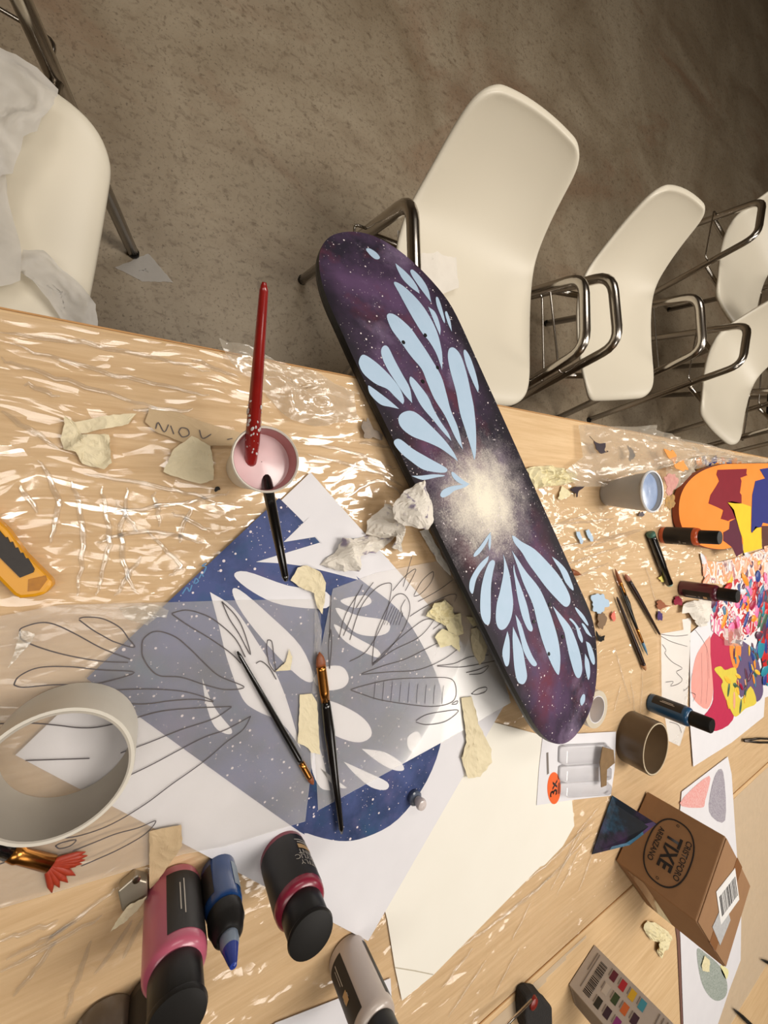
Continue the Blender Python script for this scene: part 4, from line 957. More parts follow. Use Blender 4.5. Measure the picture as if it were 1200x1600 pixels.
# ------------------------------------------------------------------ tape rolls
def ring(name, label, px, h_top, ro, ri, h, m, core=None, h0=.0006, rim=None):
    p = W(px[0], px[1], h_top)
    t = empty(name, (p.x, p.y, TZ + h0), label, 'tape')
    lathe('tape_winding', [(ri + .0015, 0), (ro, 0), (ro + .0002, .001), (ro + .0002, h - .001), (ro, h), (ri + .0015, h), (ri + .0015, 0)], m, t, 64)
    lathe('core', [(ri, .0003), (ri + .0015, .0003), (ri + .0015, h + .0004), (ri, h + .0004), (ri, .0003)], core or m, t, 64)
    if rim: lathe('pale_rim', [(ri - .0002, h), (ri + .0022, h), (ri + .0022, h + .0009), (ri - .0002, h + .0009), (ri - .0002, h)], rim, t, 64)
    SPOTS.append((p.x, p.y, ro)); return t
ring('tape_roll', 'large white tape roll on the left tracing sheet', (88, 1212), .057, .0495, .0455, .050, mat('white_tape', rgb(214, 208, 196), rgb(204, 197, 184), 40, .5), mat('tape_core', rgb(176, 168, 156), rgb(166, 158, 146), 30, .7), .0068)
ring('tape_roll', 'brown parcel tape roll standing next to the blue paint bottle', (1025, 1170), .050, .0500, .0465, .049, mat('brown_tape', rgb(92, 74, 54), rgb(80, 63, 46), 30, .35), mat('brown_core', rgb(122, 104, 82), rgb(106, 90, 70), 40, .6), rim=mat('pale_rim', rgb(200, 184, 156), None, 40, .6))
ring('tape_roll', 'small clear tape roll half under the skateboard tail', (927, 1106), .020, .0330, .0225, .026, mat('clear_tape', rgb(214, 204, 186), rgb(200, 188, 168), 30, .25), M_white)

# ------------------------------------------------------------------ utility cutter
yl = mat('yellow_plastic', rgb(226, 160, 24), rgb(208, 142, 18), 16, .35); gr = mat('dark_grip', rgb(44, 40, 38), rgb(56, 50, 46), 200, .6)
w0 = [W(u, v, .002) for u, v in [(-60, 762), (-20, 792), (0, 808), (20, 827), (45, 862), (70, 887), (88, 905), (87, 912), (76, 925), (60, 929), (38, 931), (28, 926), (0, 897), (-60, 838)]]
ct = empty('utility_cutter', (w0[6].x, w0[6].y, TZ + .001), 'yellow utility cutter with dark notched grip at the left edge', 'cutter')
L = [(p.x - w0[6].x, p.y - w0[6].y) for p in w0]
prism('cutter_body', L, .0, .014, yl, ct, .003)
g1 = [W(u, v, .014) for u, v in [(-40, 800), (0, 828), (10, 840), (13, 839), (17, 848), (21, 846), (25, 856), (29, 855), (33, 864), (37, 863), (41, 872), (45, 872), (55, 889), (53, 894), (33, 902), (0, 869), (-40, 834)]]
prism('grip_insert', [(p.x - w0[6].x, p.y - w0[6].y) for p in g1], .0138, .0158, gr, ct)
g2 = [W(u, v, .0145) for u, v in [(45, 905), (72, 899), (74, 906), (62, 922), (44, 924)]]
prism('end_slot', [(p.x - w0[6].x, p.y - w0[6].y) for p in g2], .0139, .0146, mat('worn_yellow', rgb(190, 126, 26), rgb(150, 96, 30), 200, .5), ct)

# ------------------------------------------------------------------ clear push pin, sharpener
p = W(645, 1243, .004)
pn = empty('push_pin', (p.x, p.y, TZ + .0048), 'clear push pin with a pearly knob on the blue print edge', 'pin')
lathe('base_disc', [(.0004, 0), (.0085, 0), (.0095, .002), (.0095, .006), (.008, .0075), (.0004, .0075)], mat('grey_clear', rgb(96, 104, 120), rgb(70, 78, 96), 30, .1, coat=.5), pn, 24)
o = lathe('knob', [(.0004, .0075), (.005, .0075), (.0065, .012), (.0075, .016), (.0062, .0195), (.003, .021), (.0004, .0212)], mat('pearl_knob', rgb(214, 204, 200), rgb(190, 178, 176), 30, .2), pn, 24); o.location = (.001, .0015, 0)
k4 = ((0, 1200), 3)
sp = W(210, 1385, .004)
sh = empty('pencil_sharpener', (sp.x, sp.y, TZ + .001), 'grey metal pencil sharpener half under a torn tape piece', 'sharpener')
ps = [(W(u, v, .004).x - sp.x, W(u, v, .004).y - sp.y) for u, v in C(*k4, [(555, 545), (630, 482), (692, 500), (695, 580), (640, 612), (575, 640)])]
prism('sharpener_body', ps, 0, .011, mat('grey_metal', rgb(170, 162, 146), rgb(150, 142, 126), 60, .35, .6), sh, .0012)
o = lathe('screw', [(.0034, .011), (.003, .0124), (.0004, .0126)], M_steel, sh, 14); q_ = W(*C(*k4, [(640, 530)])[0], .014); o.location = (q_.x - sp.x, q_.y - sp.y, 0)

# ------------------------------------------------------------------ masking-tape scraps, towels, crumples
def scrap(name, px, h, amp, label, cat, m=M_tape, freq=35, seed=1, dome=0.0, jag=.0004, off=None, sharp=True):
    px = C(*off, px) if off else px
    w = [(q.x, q.y) for q in pxw(px, h + dome * .3)]
    cx_ = sum(q[0] for q in w) / len(w); cy_ = sum(q[1] for q in w) / len(w); org = (cx_, cy_, TZ + h)
    o = star_sheet(name, w, TZ + h, amp, freq, seed, m, None, 10, dome, origin=org, jag=jag, sharp=sharp)
    o.location = org; return props(o, label, cat)
kA = ((0, 430), 3); kB = ((400, 850), 3); kC = ((600, 900), 6); kD = ((820, 640), 6); kE = ((1000, 1400), 6); kF = ((500, 740), 6)
M_tape2 = mat('grey_tape', rgb(196, 172, 136), rgb(182, 156, 120), 60, .7, bump=.1, bscale=400)
scrap('tape_scrap', [(345,690),(530,655),(640,650),(600,700),(480,725),(370,745)], .003, .003, 'narrow masking tape strip above the torn tape lump, left of the cup', 'tape scrap', off=kA, seed=2)
scrap('tape_scrap', [(285,765),(310,665),(350,690),(370,750),(515,750),(525,880),(490,912),(385,885),(360,830),(300,820)], .004, .006, 'torn lump of cream masking tape at the far left of the film', 'tape scrap', off=kA, seed=3)
nt_ = scrap('tape_scrap', [(700,628),(820,640),(960,690),(1130,740),(1100,800),(980,800),(860,785),(740,740),(680,690)], .003, .0012, 'long beige tape strip with pencilled letters left of the cup', 'tape scrap', M_tape2, off=kA, seed=4)
for lp in ([(730,720),(742,690),(770,735),(790,700)], [(800,705),(815,745)], [(838,735),(850,715),(880,722),(885,748),(855,758),(838,735)], [(935,725),(950,765),(990,745)], [(1065,770),(1090,765)]):
    ribbon('pencil_letter', rel(pxw(smooth_poly(C(*kA, lp), 4, closed=False), .0048), nt_.location), .0009, M_graphite, nt_)
scrap('tape_scrap', [(765,920),(815,815),(900,755),(985,800),(1000,880),(1000,960),(940,980),(800,940)], .0042, .003, 'wide cream tape patch stuck below the lettered strip', 'tape scrap', off=kA, seed=5)
scrap('tape_scrap', [(160,170),(195,110),(235,100),(300,130),(325,180),(310,330),(285,300),(270,230),(210,205)], .008, .004, 'folded tape piece at the handle tip of the leaning black brush', 'tape scrap', off=kB, seed=6)
scrap('tape_scrap', [(205,705),(260,700),(285,740),(300,985),(260,975),(235,950),(195,930)], .0075, .0015, 'tape strip holding the tracing sheets left of the flat brush', 'tape scrap', off=kB, seed=7)
scrap('tape_scrap', [(275,305),(305,290),(300,470),(288,700),(262,700),(272,520)], .0072, .0012, 'thin tape strip along the tracing edge above the flat brush', 'tape scrap', M_trace, off=kB, seed=8)
scrap('tape_scrap', [(960,720),(1010,715),(1040,840),(1100,960),(1100,1020),(1050,1090),(990,1095),(960,1000),(985,930)], .0075, .003, 'twisted tape strip hanging from the right tracing sheet onto the cream paper', 'tape scrap', off=kB, seed=9)
M_tapey = mat('yellow_tape', rgb(232, 222, 184), rgb(218, 206, 162), 60, .7, bump=.15, bscale=400)
scrap('tape_scrap', [(375,365),(440,270),(560,215),(640,300),(640,360),(560,460),(440,395)], .0085, .007, 'curled pale yellow tape piece on the right tracing sheet, upper of the cluster', 'tape scrap', M_tapey, off=kC, seed=10, freq=60)
scrap('tape_scrap', [(560,450),(620,370),(715,350),(732,540),(690,560),(600,520)], .009, .004, 'square yellow tape piece in the middle of the curled cluster', 'tape scrap', M_tapey, off=kC, seed=11)
scrap('tape_scrap', [(470,570),(540,490),(600,520),(690,560),(705,715),(620,640),(520,670)], .0085, .004, 'pointed yellow tape piece, lower of the curled cluster', 'tape scrap', M_tapey, off=kC, seed=12)
scrap('tape_scrap', [(770,380),(850,390),(870,460),(830,475)], .010, .003, 'tiny tape chip touching the skateboard edge', 'tape scrap', M_tapey, off=kC, seed=13)
scrap('tape_scrap', [(810,500),(860,480),(940,560),(960,660),(930,790),(890,830),(840,740),(805,600)], .008, .003, 'long oval tape piece in the shade of the skateboard', 'tape scrap', M_tape, off=kC, seed=14)
scrap('tape_scrap', [(155,490),(170,530),(160,590),(90,597),(140,550)], .0075, .001, 'small crescent of tape on the left tracing sheet', 'tape scrap', M_tape, off=kB, seed=15)
scrap('tape_scrap', [(700,290),(850,262),(855,360),(800,440),(730,540),(700,560)], .0075, .002, 'beige tape patch on the lower corner of the left tracing sheet', 'tape scrap', M_tape2, off=k4, seed=16)
scrap('tape_scrap', [(600,640),(690,590),(650,660),(590,710),(520,760),(560,690)], .013, .003, 'torn pointed tape shred beside the sharpener', 'tape scrap', M_tape, off=k4, seed=17)
scrap('tape_scrap', [(95,400),(165,420),(150,460),(100,510),(40,580),(70,500)], .0075, .0015, 'clear tape shred on the left edge of the tracing sheet', 'tape scrap', M_film2, off=((0, 850), 3), seed=18)
scrap('tape_scrap', [(560,300),(620,290),(720,280),(790,310),(780,345),(740,340),(690,380),(590,350)], .0075, .0012, 'clear tape patch on the upper edge of the left tracing sheet', 'tape scrap', M_film2, off=((0, 850), 3), seed=19)
scrap('tape_wad', [(0,560),(60,535),(260,525),(300,545),(480,590),(460,680),(330,710),(200,720),(80,745),(30,650)], .002, .010, 'crumpled pale yellow tape wad right of the skateboard glow', 'tape scrap', M_tapey, 50, 20, .006, off=kD)
scrap('tape_scrap', [(300,830),(350,715),(430,790),(400,820),(330,850)], .003, .003, 'white torn tape bit below the crumpled yellow wad', 'tape scrap', M_tapey, off=kD, seed=21)
scrap('tape_wad', [(20,290),(60,240),(130,240),(260,330),(305,400),(230,520),(200,585),(150,510),(180,440),(90,400)], .002, .006, 'crumpled yellow tape wad below the carton', 'tape scrap', M_tapey, 60, 22, .006, off=kE)
scrap('tape_scrap', [(600,555),(650,600),(650,710),(590,700),(570,650)], .0035, .002, 'tape bit on the green crayon oval', 'tape scrap', M_tapey, off=kE, seed=23)

tv = W(590, 835, .02); M_towel = mat('paper_towel', rgb(232, 226, 214), rgb(218, 210, 200), 90, .85, bump=.25, bscale=260)
_nt = M_towel.node_tree; _b = _nt.nodes['Principled BSDF']; _src = _b.inputs['Base Color'].links[0].from_socket
_tc = nn(_nt, 'ShaderNodeTexCoord'); _n = nn(_nt, 'ShaderNodeTexNoise'); _n.inputs['Scale'].default_value = 65; _nt.links.new(_tc.outputs['Object'], _n.inputs[0])
_r = nn(_nt, 'ShaderNodeMapRange'); _r.inputs[1].default_value = .60; _r.inputs[2].default_value = .70; _r.inputs[4].default_value = .8; _nt.links.new(_n.outputs['Fac'], _r.inputs[0])
_m = nn(_nt, 'ShaderNodeMix', data_type='RGBA'); _m.inputs[7].default_value = rgb(112, 98, 134); _nt.links.new(_r.outputs[0], _m.inputs[0]); _nt.links.new(_src, _m.inputs[6]); _nt.links.new(_m.outputs[2], _b.inputs['Base Color'])
tw = empty('paper_towel', (tv.x, tv.y, TZ + .004), 'crumpled white paper towel with purple stains beside the skateboard', 'paper towel')
for nm, pts, h, amp, dome, sd in (('upper_fan', [(665,285),(820,150),(975,55),(1035,250),(1035,390),(1005,530),(780,490),(690,420)], .046, .010, .012, 41),
        ('middle_crumple', [(430,560),(450,450),(560,280),(650,285),(700,430),(795,520),(770,735),(620,690),(690,580),(560,600)], .010, .016, .014, 42),
        ('lower_crumple', [(0,850),(130,740),(195,600),(330,615),(520,560),(690,585),(510,740),(350,785),(340,910),(220,912),(120,900)], .008, .014, .010, 43)):
    w = [(q.x, q.y) for q in pxw(C(*kF, pts), h)]
    star_sheet(nm, w, TZ + h - .004, amp * 1.25, 15, sd, M_towel, tw, 11, dome, origin=tw.location, jag=.0012)
scrap('paper_towel', [(925,540),(1000,515),(1100,690),(1200,880),(1220,960),(1120,860),(1030,710)], .009, .003, 'white towel flap tucked under the skateboard edge', 'paper towel', M_towel, off=kF, seed=45)
# tissue near the palette
scrap('paper_towel', [(385,590),(400,520),(480,470),(640,460),(660,560),(620,700),(560,720),(480,640),(450,560)], .006, .010, 'crumpled white tissue beside the burgundy bottle', 'paper towel', M_tissue, 18, 46, .01, off=((1000, 860), 6))
scrap('tape_scrap', [(780,730),(960,735),(960,900),(790,890)], .008, .002, 'two frosted tape strips on the leaf print', 'tape scrap', M_film2, 30, 47, off=((1000, 860), 6))

# torn film humps and edge crumples
scrap('film_crumple', [(340,530),(400,548),(430,566),(480,580),(553,612),(556,655),(500,668),(455,660),(400,600),(360,570)], .002, .012, 'milky crumpled film ridge on the table edge above the cup', 'plastic film', M_film2, 22, 51, .004, .001, sharp=False)
scrap('film_crumple', [(902,664),(944,667),(978,668),(1012,666),(1042,679),(1085,692),(1140,708),(1200,719),(1200,726),(1110,722),(1075,735),(1050,765),(1030,728),(975,740),(935,760),(900,760),(880,735),(905,715)], .003, .024, 'grey crumpled film heap along the table edge behind the plastic cup', 'plastic film', M_film2, 16, 52, .014, .001, sharp=False)
M_dkp = mat('dark_purple_paint', rgb(52, 34, 48), rgb(36, 26, 34), 60, .4)
for i, (pts, lab, mm, off, h) in enumerate((
   ([(620,265),(670,310),(760,320),(740,380),(790,400),(700,400),(660,340)], 'dark purple torn spot in the film nearest the bare wood', M_dkp, kD, .016),
   ([(965,355),(1000,365),(1025,420),(1000,480),(975,470),(980,410)], 'purple paint drip on the film above the plastic cup', M_dkp, kD, .016),
   ([(440,740),(520,715),(545,730),(500,770),(490,815),(470,790)], 'black paint fleck below the crumpled yellow wad', M_dkp, kD, .004),
   ([(1065,980),(1100,960),(1120,985),(1080,1005)], 'small dark paint ring below the plastic cup', M_dkp, kD, .004),
   ([(840,60),(870,75),(905,150),(880,170),(850,110)], 'left pale blue paint dash right of the skateboard', M_petal, ((760, 820), 6), .004),
   ([(930,45),(970,65),(1000,130),(970,150),(940,90)], 'right pale blue paint dash right of the skateboard', M_petal, ((760, 820), 6), .004),
   ([(980,720),(1020,655),(1080,645),(1130,700),(1135,760),(1100,810),(1040,825),(995,780)], 'round pale blue paint blot beside the skateboard edge', M_petal, ((760, 820), 6), .004),
   ([(1045,860),(1085,820),(1115,850),(1110,950),(1070,970),(1040,930)], 'taupe paint blob under the pale blue blot', mat('taupe_paint', rgb(132, 106, 82), None, 60, .4), ((760, 820), 6), .005),
   ([(1030,1000),(1060,1045),(1110,1040),(1090,1085),(1040,1080)], 'black torn paint flake at the skateboard tail edge', M_black, ((760, 820), 6), .006),
   ([(1170,840),(1195,815),(1210,880),(1180,900)], 'small coral paint spot beside the pencils', mat('coral_paint', rgb(226, 120, 104), None, 60, .4), ((760, 820), 6), .004),
   ([(315,470),(330,440),(380,440),(395,490),(370,515),(325,505)], 'crimson paint blob below the burgundy bottle', mat('crimson_blob', rgb(146, 40, 64), None, 60, .25), ((1000, 860), 6), .004),
   ([(160,600),(175,575),(205,590),(205,640),(180,658),(165,640)], 'violet oval paint spot right of the pencils', mat('violet_blob', rgb(84, 64, 116), None, 60, .3), ((1000, 860), 6), .004),
   ([(150,495),(200,470),(240,510),(270,520),(200,550),(165,540)], 'rust-brown paint smear right of the pencils', mat('rust_paint', rgb(150, 84, 50), None, 60, .5), ((1000, 860), 6), .004),
   ([(175,265),(220,225),(245,270),(210,295)], 'pale yellow paint spot beside the marker', mat('pale_yellow_paint', rgb(222, 206, 110), None, 60, .5), ((1000, 860), 6), .004),
   ([(245,150),(300,140),(340,190),(330,260),(410,230),(440,310),(400,330),(330,300),(270,220)], 'orange paint smear on the film right of the plastic cup', mat('orange_smear', rgb(230, 150, 60), None, 60, .5), ((1000, 680), 6), .030),
   ([(240,380),(330,360),(340,470),(290,560),(250,540),(240,460)], 'rosy paint smear on the film right of the plastic cup', mat('rosy_smear', rgb(176, 90, 96), rgb(214, 170, 150), 90, .5), ((1000, 680), 6), .026),
   ([(240,590),(300,560),(330,640),(280,690),(240,670)], 'yellow and black paint smear below the rosy one', mat('amber_smear', rgb(214, 160, 60), rgb(60, 46, 40), 90, .5), ((1000, 680), 6), .026),
   ([(90,770),(150,760),(200,840),(270,880),(260,930),(150,940),(110,880)], 'dark smudged hole in the film by the skateboard', mat('smudge', rgb(96, 88, 80), rgb(150, 130, 110), 120, .5), ((550, 530), 6), .006),
   ([(1005,1000),(1025,990),(1030,1005),(1010,1015)], 'tiny black burn spot left of the cup', M_black, kA, .0035))):
    px = C(*off, pts); w = [(q_.x, q_.y) for q_ in pxw(smooth_poly(px, 6), h)]
    rj = random.Random(i); gx = sum(q_[0] for q_ in w) / len(w); gy = sum(q_[1] for q_ in w) / len(w)
    w = [(gx + (x - gx) * s_, gy + (y - gy) * s_) for (x, y), s_ in zip(w, [1 + .13 * math.sin(3 * t_ + i) + .10 * math.sin(5 * t_ + 2 * i) + .09 * math.sin(9 * t_ + i * i) for t_ in [2 * math.pi * k_ / len(w) for k_ in range(len(w))]])]
    cx_ = sum(q_[0] for q_ in w) / len(w); cy_ = sum(q_[1] for q_ in w) / len(w)
    o = prism('paint_blot', [(x - cx_, y - cy_) for x, y in w], 0, .0009, mm); o.location = (cx_, cy_, TZ + h); props(o, lab, 'paint blot')

# ------------------------------------------------------------------ blister pack
w0 = W(900, 1200, .003); bp_ = empty('blister_pack', (w0.x, w0.y, TZ + .003), 'opened blister pack on white card with an orange 3x oval', 'packaging')
loc2 = lambda px, h=.003: [(W(u, v, h).x - w0.x, W(u, v, h).y - w0.y) for u, v in px]
prism('card_back', loc2([(848, 1148), (905, 1146), (962, 1143), (960, 1200), (954, 1243), (890, 1250), (838, 1258), (842, 1200)]), 0, .0006, M_white, bp_)
def blister(name, px, z0, z1, inset):
    a = loc2(px, .004); cx_ = sum(p[0] for p in a) / len(a); cy_ = sum(p[1] for p in a) / len(a)
    if area2(a) < 0: a = a[::-1]
    n = len(a); v = [(x, y, z0) for x, y in a] + [(cx_ + (x - cx_) * inset, cy_ + (y - cy_) * inset, z1) for x, y in a]
    f = [tuple(range(n, 2 * n))] + [(i, (i + 1) % n, n + (i + 1) % n, n + i) for i in range(n)]
    o = link(name, mesh(name, v, f), M_clear, bp_)
    md = o.modifiers.new('bevel', 'BEVEL'); md.width = .002; md.segments = 2
for y0, y1 in ((1163, 1190), (1194, 1217), (1220, 1240)):
    blister('clear_bubble', [(872, y0 + 3), (878, y0), (945, y0 - 3), (952, y0 + 2), (951, y1 - 4), (945, y1 - 1), (876, y1 + 3), (871, y1)], .0007, .012, .88)
ov = [(865 + 10.5 * math.cos(t), 1231 + 25 * math.sin(t)) for t in [k * 2 * math.pi / 28 for k in range(28)]]
orv = prism('orange_oval', loc2(ov), .0007, .0009, mat('orange_print', rgb(236, 100, 34), None, 40, .6), bp_)
tx = link('lettering', text_mesh('3x', .026, 0, .0005), M_black, orv); q_ = loc2([(865, 1232)])[0]; tx.location = (q_[0], q_[1], .0011); tx.rotation_euler = (0, 0, math.pi - .05)
prism('hang_slot', loc2([(853, 1176), (856, 1175), (857, 1208), (854, 1210)]), .0007, .0010, mat('slot_grey', rgb(120, 112, 106), None, 40, .8), bp_)
prism('dried_paint', loc2([(938, 1165), (955, 1170), (957, 1190), (945, 1200), (944, 1225), (936, 1228), (934, 1190)], .012), .0123, .0135, mat('dried_taupe', rgb(140, 112, 76), rgb(110, 84, 54), 90, .6), bp_)

# ------------------------------------------------------------------ brown carton
B1, B2, B3 = W(1002, 1228), W(960, 1343), W(1000, 1427)
u1 = Vector((.62, -.785, 0)).normalized(); w1 = .152; B1 = B2 - u1 * w1; n1 = Vector((-u1.y, u1.x, 0))        # n1 points into the box
if n1.dot(B3 - B2) < 0: n1 = -n1
dp = (B3 - B2).length; HB = .134
bx = empty('carton', (B1.x, B1.y, TZ + .003), 'brown cardboard carton with an oval stamp and a white barcode sticker', 'box', math.atan2(u1.y, u1.x))
sg = 1 if Vector((-u1.y, u1.x, 0)).dot(n1) > 0 else -1
M_card = mat('kraft_card', rgb(150, 112, 76), rgb(138, 101, 68), 40, .7, bump=.08, bscale=200)
# local frame: x along the stamped face, y into the box
Y = lambda t: t * sg
prism('carton_body', [(0, 0), (w1, 0), (w1, Y(dp)), (0, Y(dp))], 0, HB - .002, M_card, bx, .002)
prism('top_flap', [(.002, Y(.002)), (w1 - .002, Y(.002)), (w1 - .001, Y(dp * .46)), (.001, Y(dp * .46))], HB - .002, HB, M_card, bx, .0008)
prism('top_flap', [(.002, Y(dp - .002)), (w1 - .002, Y(dp - .002)), (w1 - .001, Y(dp * .475)), (.001, Y(dp * .475))], HB - .002, HB, M_card, bx, .0008)
M_pt = mat('parcel_tape', rgb(150, 104, 68), rgb(134, 90, 58), 20, .25, coat=.3)
prism('parcel_tape', [(w1 * .0, Y(dp * .40)), (w1, Y(dp * .40)), (w1, Y(dp * .6)), (0, Y(dp * .6))], HB + .0001, HB + .0005, M_pt, bx)
# side fold strip on the lower face
prism('side_strip', [(w1 + .0004, Y(.004)), (w1 + .0006, Y(.004)), (w1 + .0006, Y(dp - .004)), (w1 + .0004, Y(dp - .004))], .02, .05, M_pt, bx)
# stamp on the front face (y = 0): upright in x (reading) / z
M_stamp = mat('stamp_ink', rgb(30, 24, 24), None, 60, .7)
def on_front(me, x, z, sx=1.0, y=-.0006):
    for v in me.vertices: v.co = Vector((x + v.co.x * sx, y * sg, z + v.co.y))
    me.update(); return link('lettering', me, M_stamp, oval)
xc, zc = w1 * .53, HB * .50
n = 48; v = []; f = []
for k in range(n):
    t = 2 * math.pi * k / n; c_, s_ = math.cos(t), math.sin(t)
    ex = math.copysign(abs(c_) ** .85, c_); ez = math.copysign(abs(s_) ** .85, s_)
    for r_ in (1, .955): v.append((xc + .060 * ex * r_, -.0006 * sg, zc + .036 * ez * (r_ - .02 * (r_ < 1))))
for k in range(n): a_, b_ = 2 * k, 2 * ((k + 1) % n); f.append((a_, b_, b_ + 1, a_ + 1))
oval = link('stamp_oval', mesh('stamp_oval', v, f), M_stamp, bx)
on_front(text_mesh('TIXE', .031, 0, .0009), xc, zc + .001, 1.0)
on_front(text_mesh('CRISTOFORO', .0125, 0, .0002), xc, zc + .0225, .95)
on_front(text_mesh('ARENZANO', .0125, 0, .0002), xc, zc - .0215, .95)
for x in (-.051, .051): on_front(text_mesh('o', .010), xc + x, zc)
# sticker on the top
M_stick = mat('sticker_paper', rgb(232, 230, 228), None, 40, .5)
stk = prism('sticker', [(w1 * .12, Y(dp * .42)), (w1 * .56, Y(dp * .16)), (w1 * .74, Y(dp * .52)), (w1 * .30, Y(dp * .78))], HB + .0006, HB + .0009, M_stick, bx)
prism('sticker', [(w1 * .50, Y(dp * .42)), (w1 * .86, Y(dp * .34)), (w1 * .90, Y(dp * .66)), (w1 * .58, Y(dp * .72))], HB + .0005, HB + .0008, mat('sticker_grey', rgb(200, 200, 200), rgb(150, 150, 152), 300, .5), bx)
rn = random.Random(9); t = .06
while t < .92:
    wd = rn.choice((.012, .012, .02, .03)); e0 = Vector((w1 * .12, Y(dp * .42), 0)); e1 = Vector((w1 * .56, Y(dp * .16), 0)); dd = Vector((w1 * .18, Y(dp * .36), 0))
    q1, q2 = e0 + (e1 - e0) * t, e0 + (e1 - e0) * (t + wd)
    prism('barcode_bar', [(q1 + dd * .22)[:2], (q2 + dd * .22)[:2], (q2 + dd * .82)[:2], (q1 + dd * .82)[:2]], HB + .0009, HB + .0011, M_stamp, stk)
    t += wd + rn.choice((.012, .02, .03))

# dark painted card leaning on the carton
pa, pb, pc_, pd = W(957, 1243, .004), W(925, 1335, .004), W(985, 1320, .035), W(1026, 1287, .062)
pe = W(924, 1343, .002); pcx = empty('painted_card', pa, 'dark card painted with a teal and violet galaxy leaning on the carton', 'card')
vv = rel([pa, pb, pc_, pd], pa); nrm = (vv[3] - vv[0]).cross(vv[1] - vv[0]).normalized()
if nrm.z < 0: nrm = -nrm
vb = [q_ - nrm * .003 for q_ in vv]
M_teal = galaxy_mat('teal_galaxy_paint', rgb(9, 10, 16), rgb(12, 26, 42), rgb(40, 104, 140), rgb(70, 40, 84), None, .0, 11.0)
link('card', mesh('card', vv + vb, [(0, 1, 2, 3), (7, 6, 5, 4), (0, 4, 5, 1), (1, 5, 6, 2), (2, 6, 7, 3), (3, 7, 4, 0)]), M_teal, pcx)

def lerp3(p_, q_, t): return Vector(p_) * (1 - t) + Vector(q_) * t
up_ = nrm * .0004
for nm, ring_, col in (('teal_streak', [lerp3(vv[1], vv[2], .45), lerp3(vv[1], vv[2], .98), lerp3(vv[2], vv[3], .5), lerp3(lerp3(vv[0], vv[3], .8), vv[2], .35), lerp3(lerp3(vv[0], vv[1], .6), vv[2], .55)], (58, 128, 164)),
                       ('violet_streak', [lerp3(vv[2], vv[3], .45), lerp3(vv[2], vv[3], .97), lerp3(vv[0], vv[3], .93), lerp3(lerp3(vv[0], vv[3], .75), vv[2], .3)], (92, 46, 110))):
    link(nm, mesh(nm, [q_ + up_ for q_ in ring_], [tuple(range(len(ring_)))]), mat('paint_' + nm, rgb(*col), rgb(20, 40, 60), 60, .5), pcx)

# ------------------------------------------------------------------ paint-set box
E1, E2 = W(928, 1475), W(888, 1537)
ux = (E2 - E1); wx_ = ux.length; ux.normalize()
pb_ = empty('paint_set_box', (E1.x, E1.y, TZ + .001), 'pale grey paint-set box with a barcode and colour swatches', 'box', math.atan2(ux.y, ux.x))
M_grey = mat('grey_card', rgb(176, 166, 158), rgb(168, 158, 150), 30, .6)
inw = 1 if Vector((-ux.y, ux.x, 0)).dot(Vector((.9, .3, 0))) > 0 else -1
prism('box_body', [(0, 0), (wx_, 0), (wx_, .05 * inw), (0, .05 * inw)], 0, .165, M_grey, pb_, .0008)
def facebox(name, x0, x1, z0, z1, m, lift=.0004):
    y = -lift * inw; return link(name, mesh(name, [(x0, y, z0), (x1, y, z0), (x1, y, z1), (x0, y, z1)], [(0, 1, 2, 3)]), m, pb_)
rn = random.Random(3); x = wx_ * .16
while x < wx_ * .86:
    wd = rn.choice((.0008, .0008, .0014, .002)); facebox('barcode_bar', x, x + wd, .020, .032, M_stamp); x += wd + rn.choice((.0008, .0014))
for k, z in enumerate((.010, .0135)): facebox('print_line', wx_ * .08, wx_ * (.5 + .35 * k), z, z + .0014, mat('grey_print', rgb(120, 110, 104), None, 60, .7))
SW = [[(92, 24, 44), (170, 30, 44), (206, 164, 36), (60, 140, 160)], [(190, 180, 170), (46, 66, 36), (196, 98, 44), (56, 28, 48)], [(34, 32, 24), (48, 22, 42), (126, 36, 110), (190, 90, 60)]]
for ci in range(3):
    for ri in range(4):
        x0 = wx_ * (.09 + .305 * ci); z0 = .040 + .0155 * ri
        facebox('colour_swatch', x0, x0 + wx_ * .20, z0, z0 + .0085, mat('swatch_%d_%d' % (ci, ri), rgb(*SW[ci][ri]), None, 60, .6))
        facebox('print_line', x0, x0 + wx_ * .16, z0 - .0028, z0 - .0016, MATS['grey_print'])
for k in range(6): facebox('print_line', wx_ * .06, wx_ * (.35 + .06 * k), .112 + .006 * k, .1135 + .006 * k, MATS['grey_print'])
for k in range(9):
    v = [(wx_ + .0004, inw * (.004 + .0048 * k), .006), (wx_ + .0004, inw * (.0052 + .0048 * k), .006), (wx_ + .0004, inw * (.0052 + .0048 * k), .11), (wx_ + .0004, inw * (.004 + .0048 * k), .11)]
    link('print_line', mesh('print_line', v, [(0, 1, 2, 3)]), MATS['grey_print'], pb_)
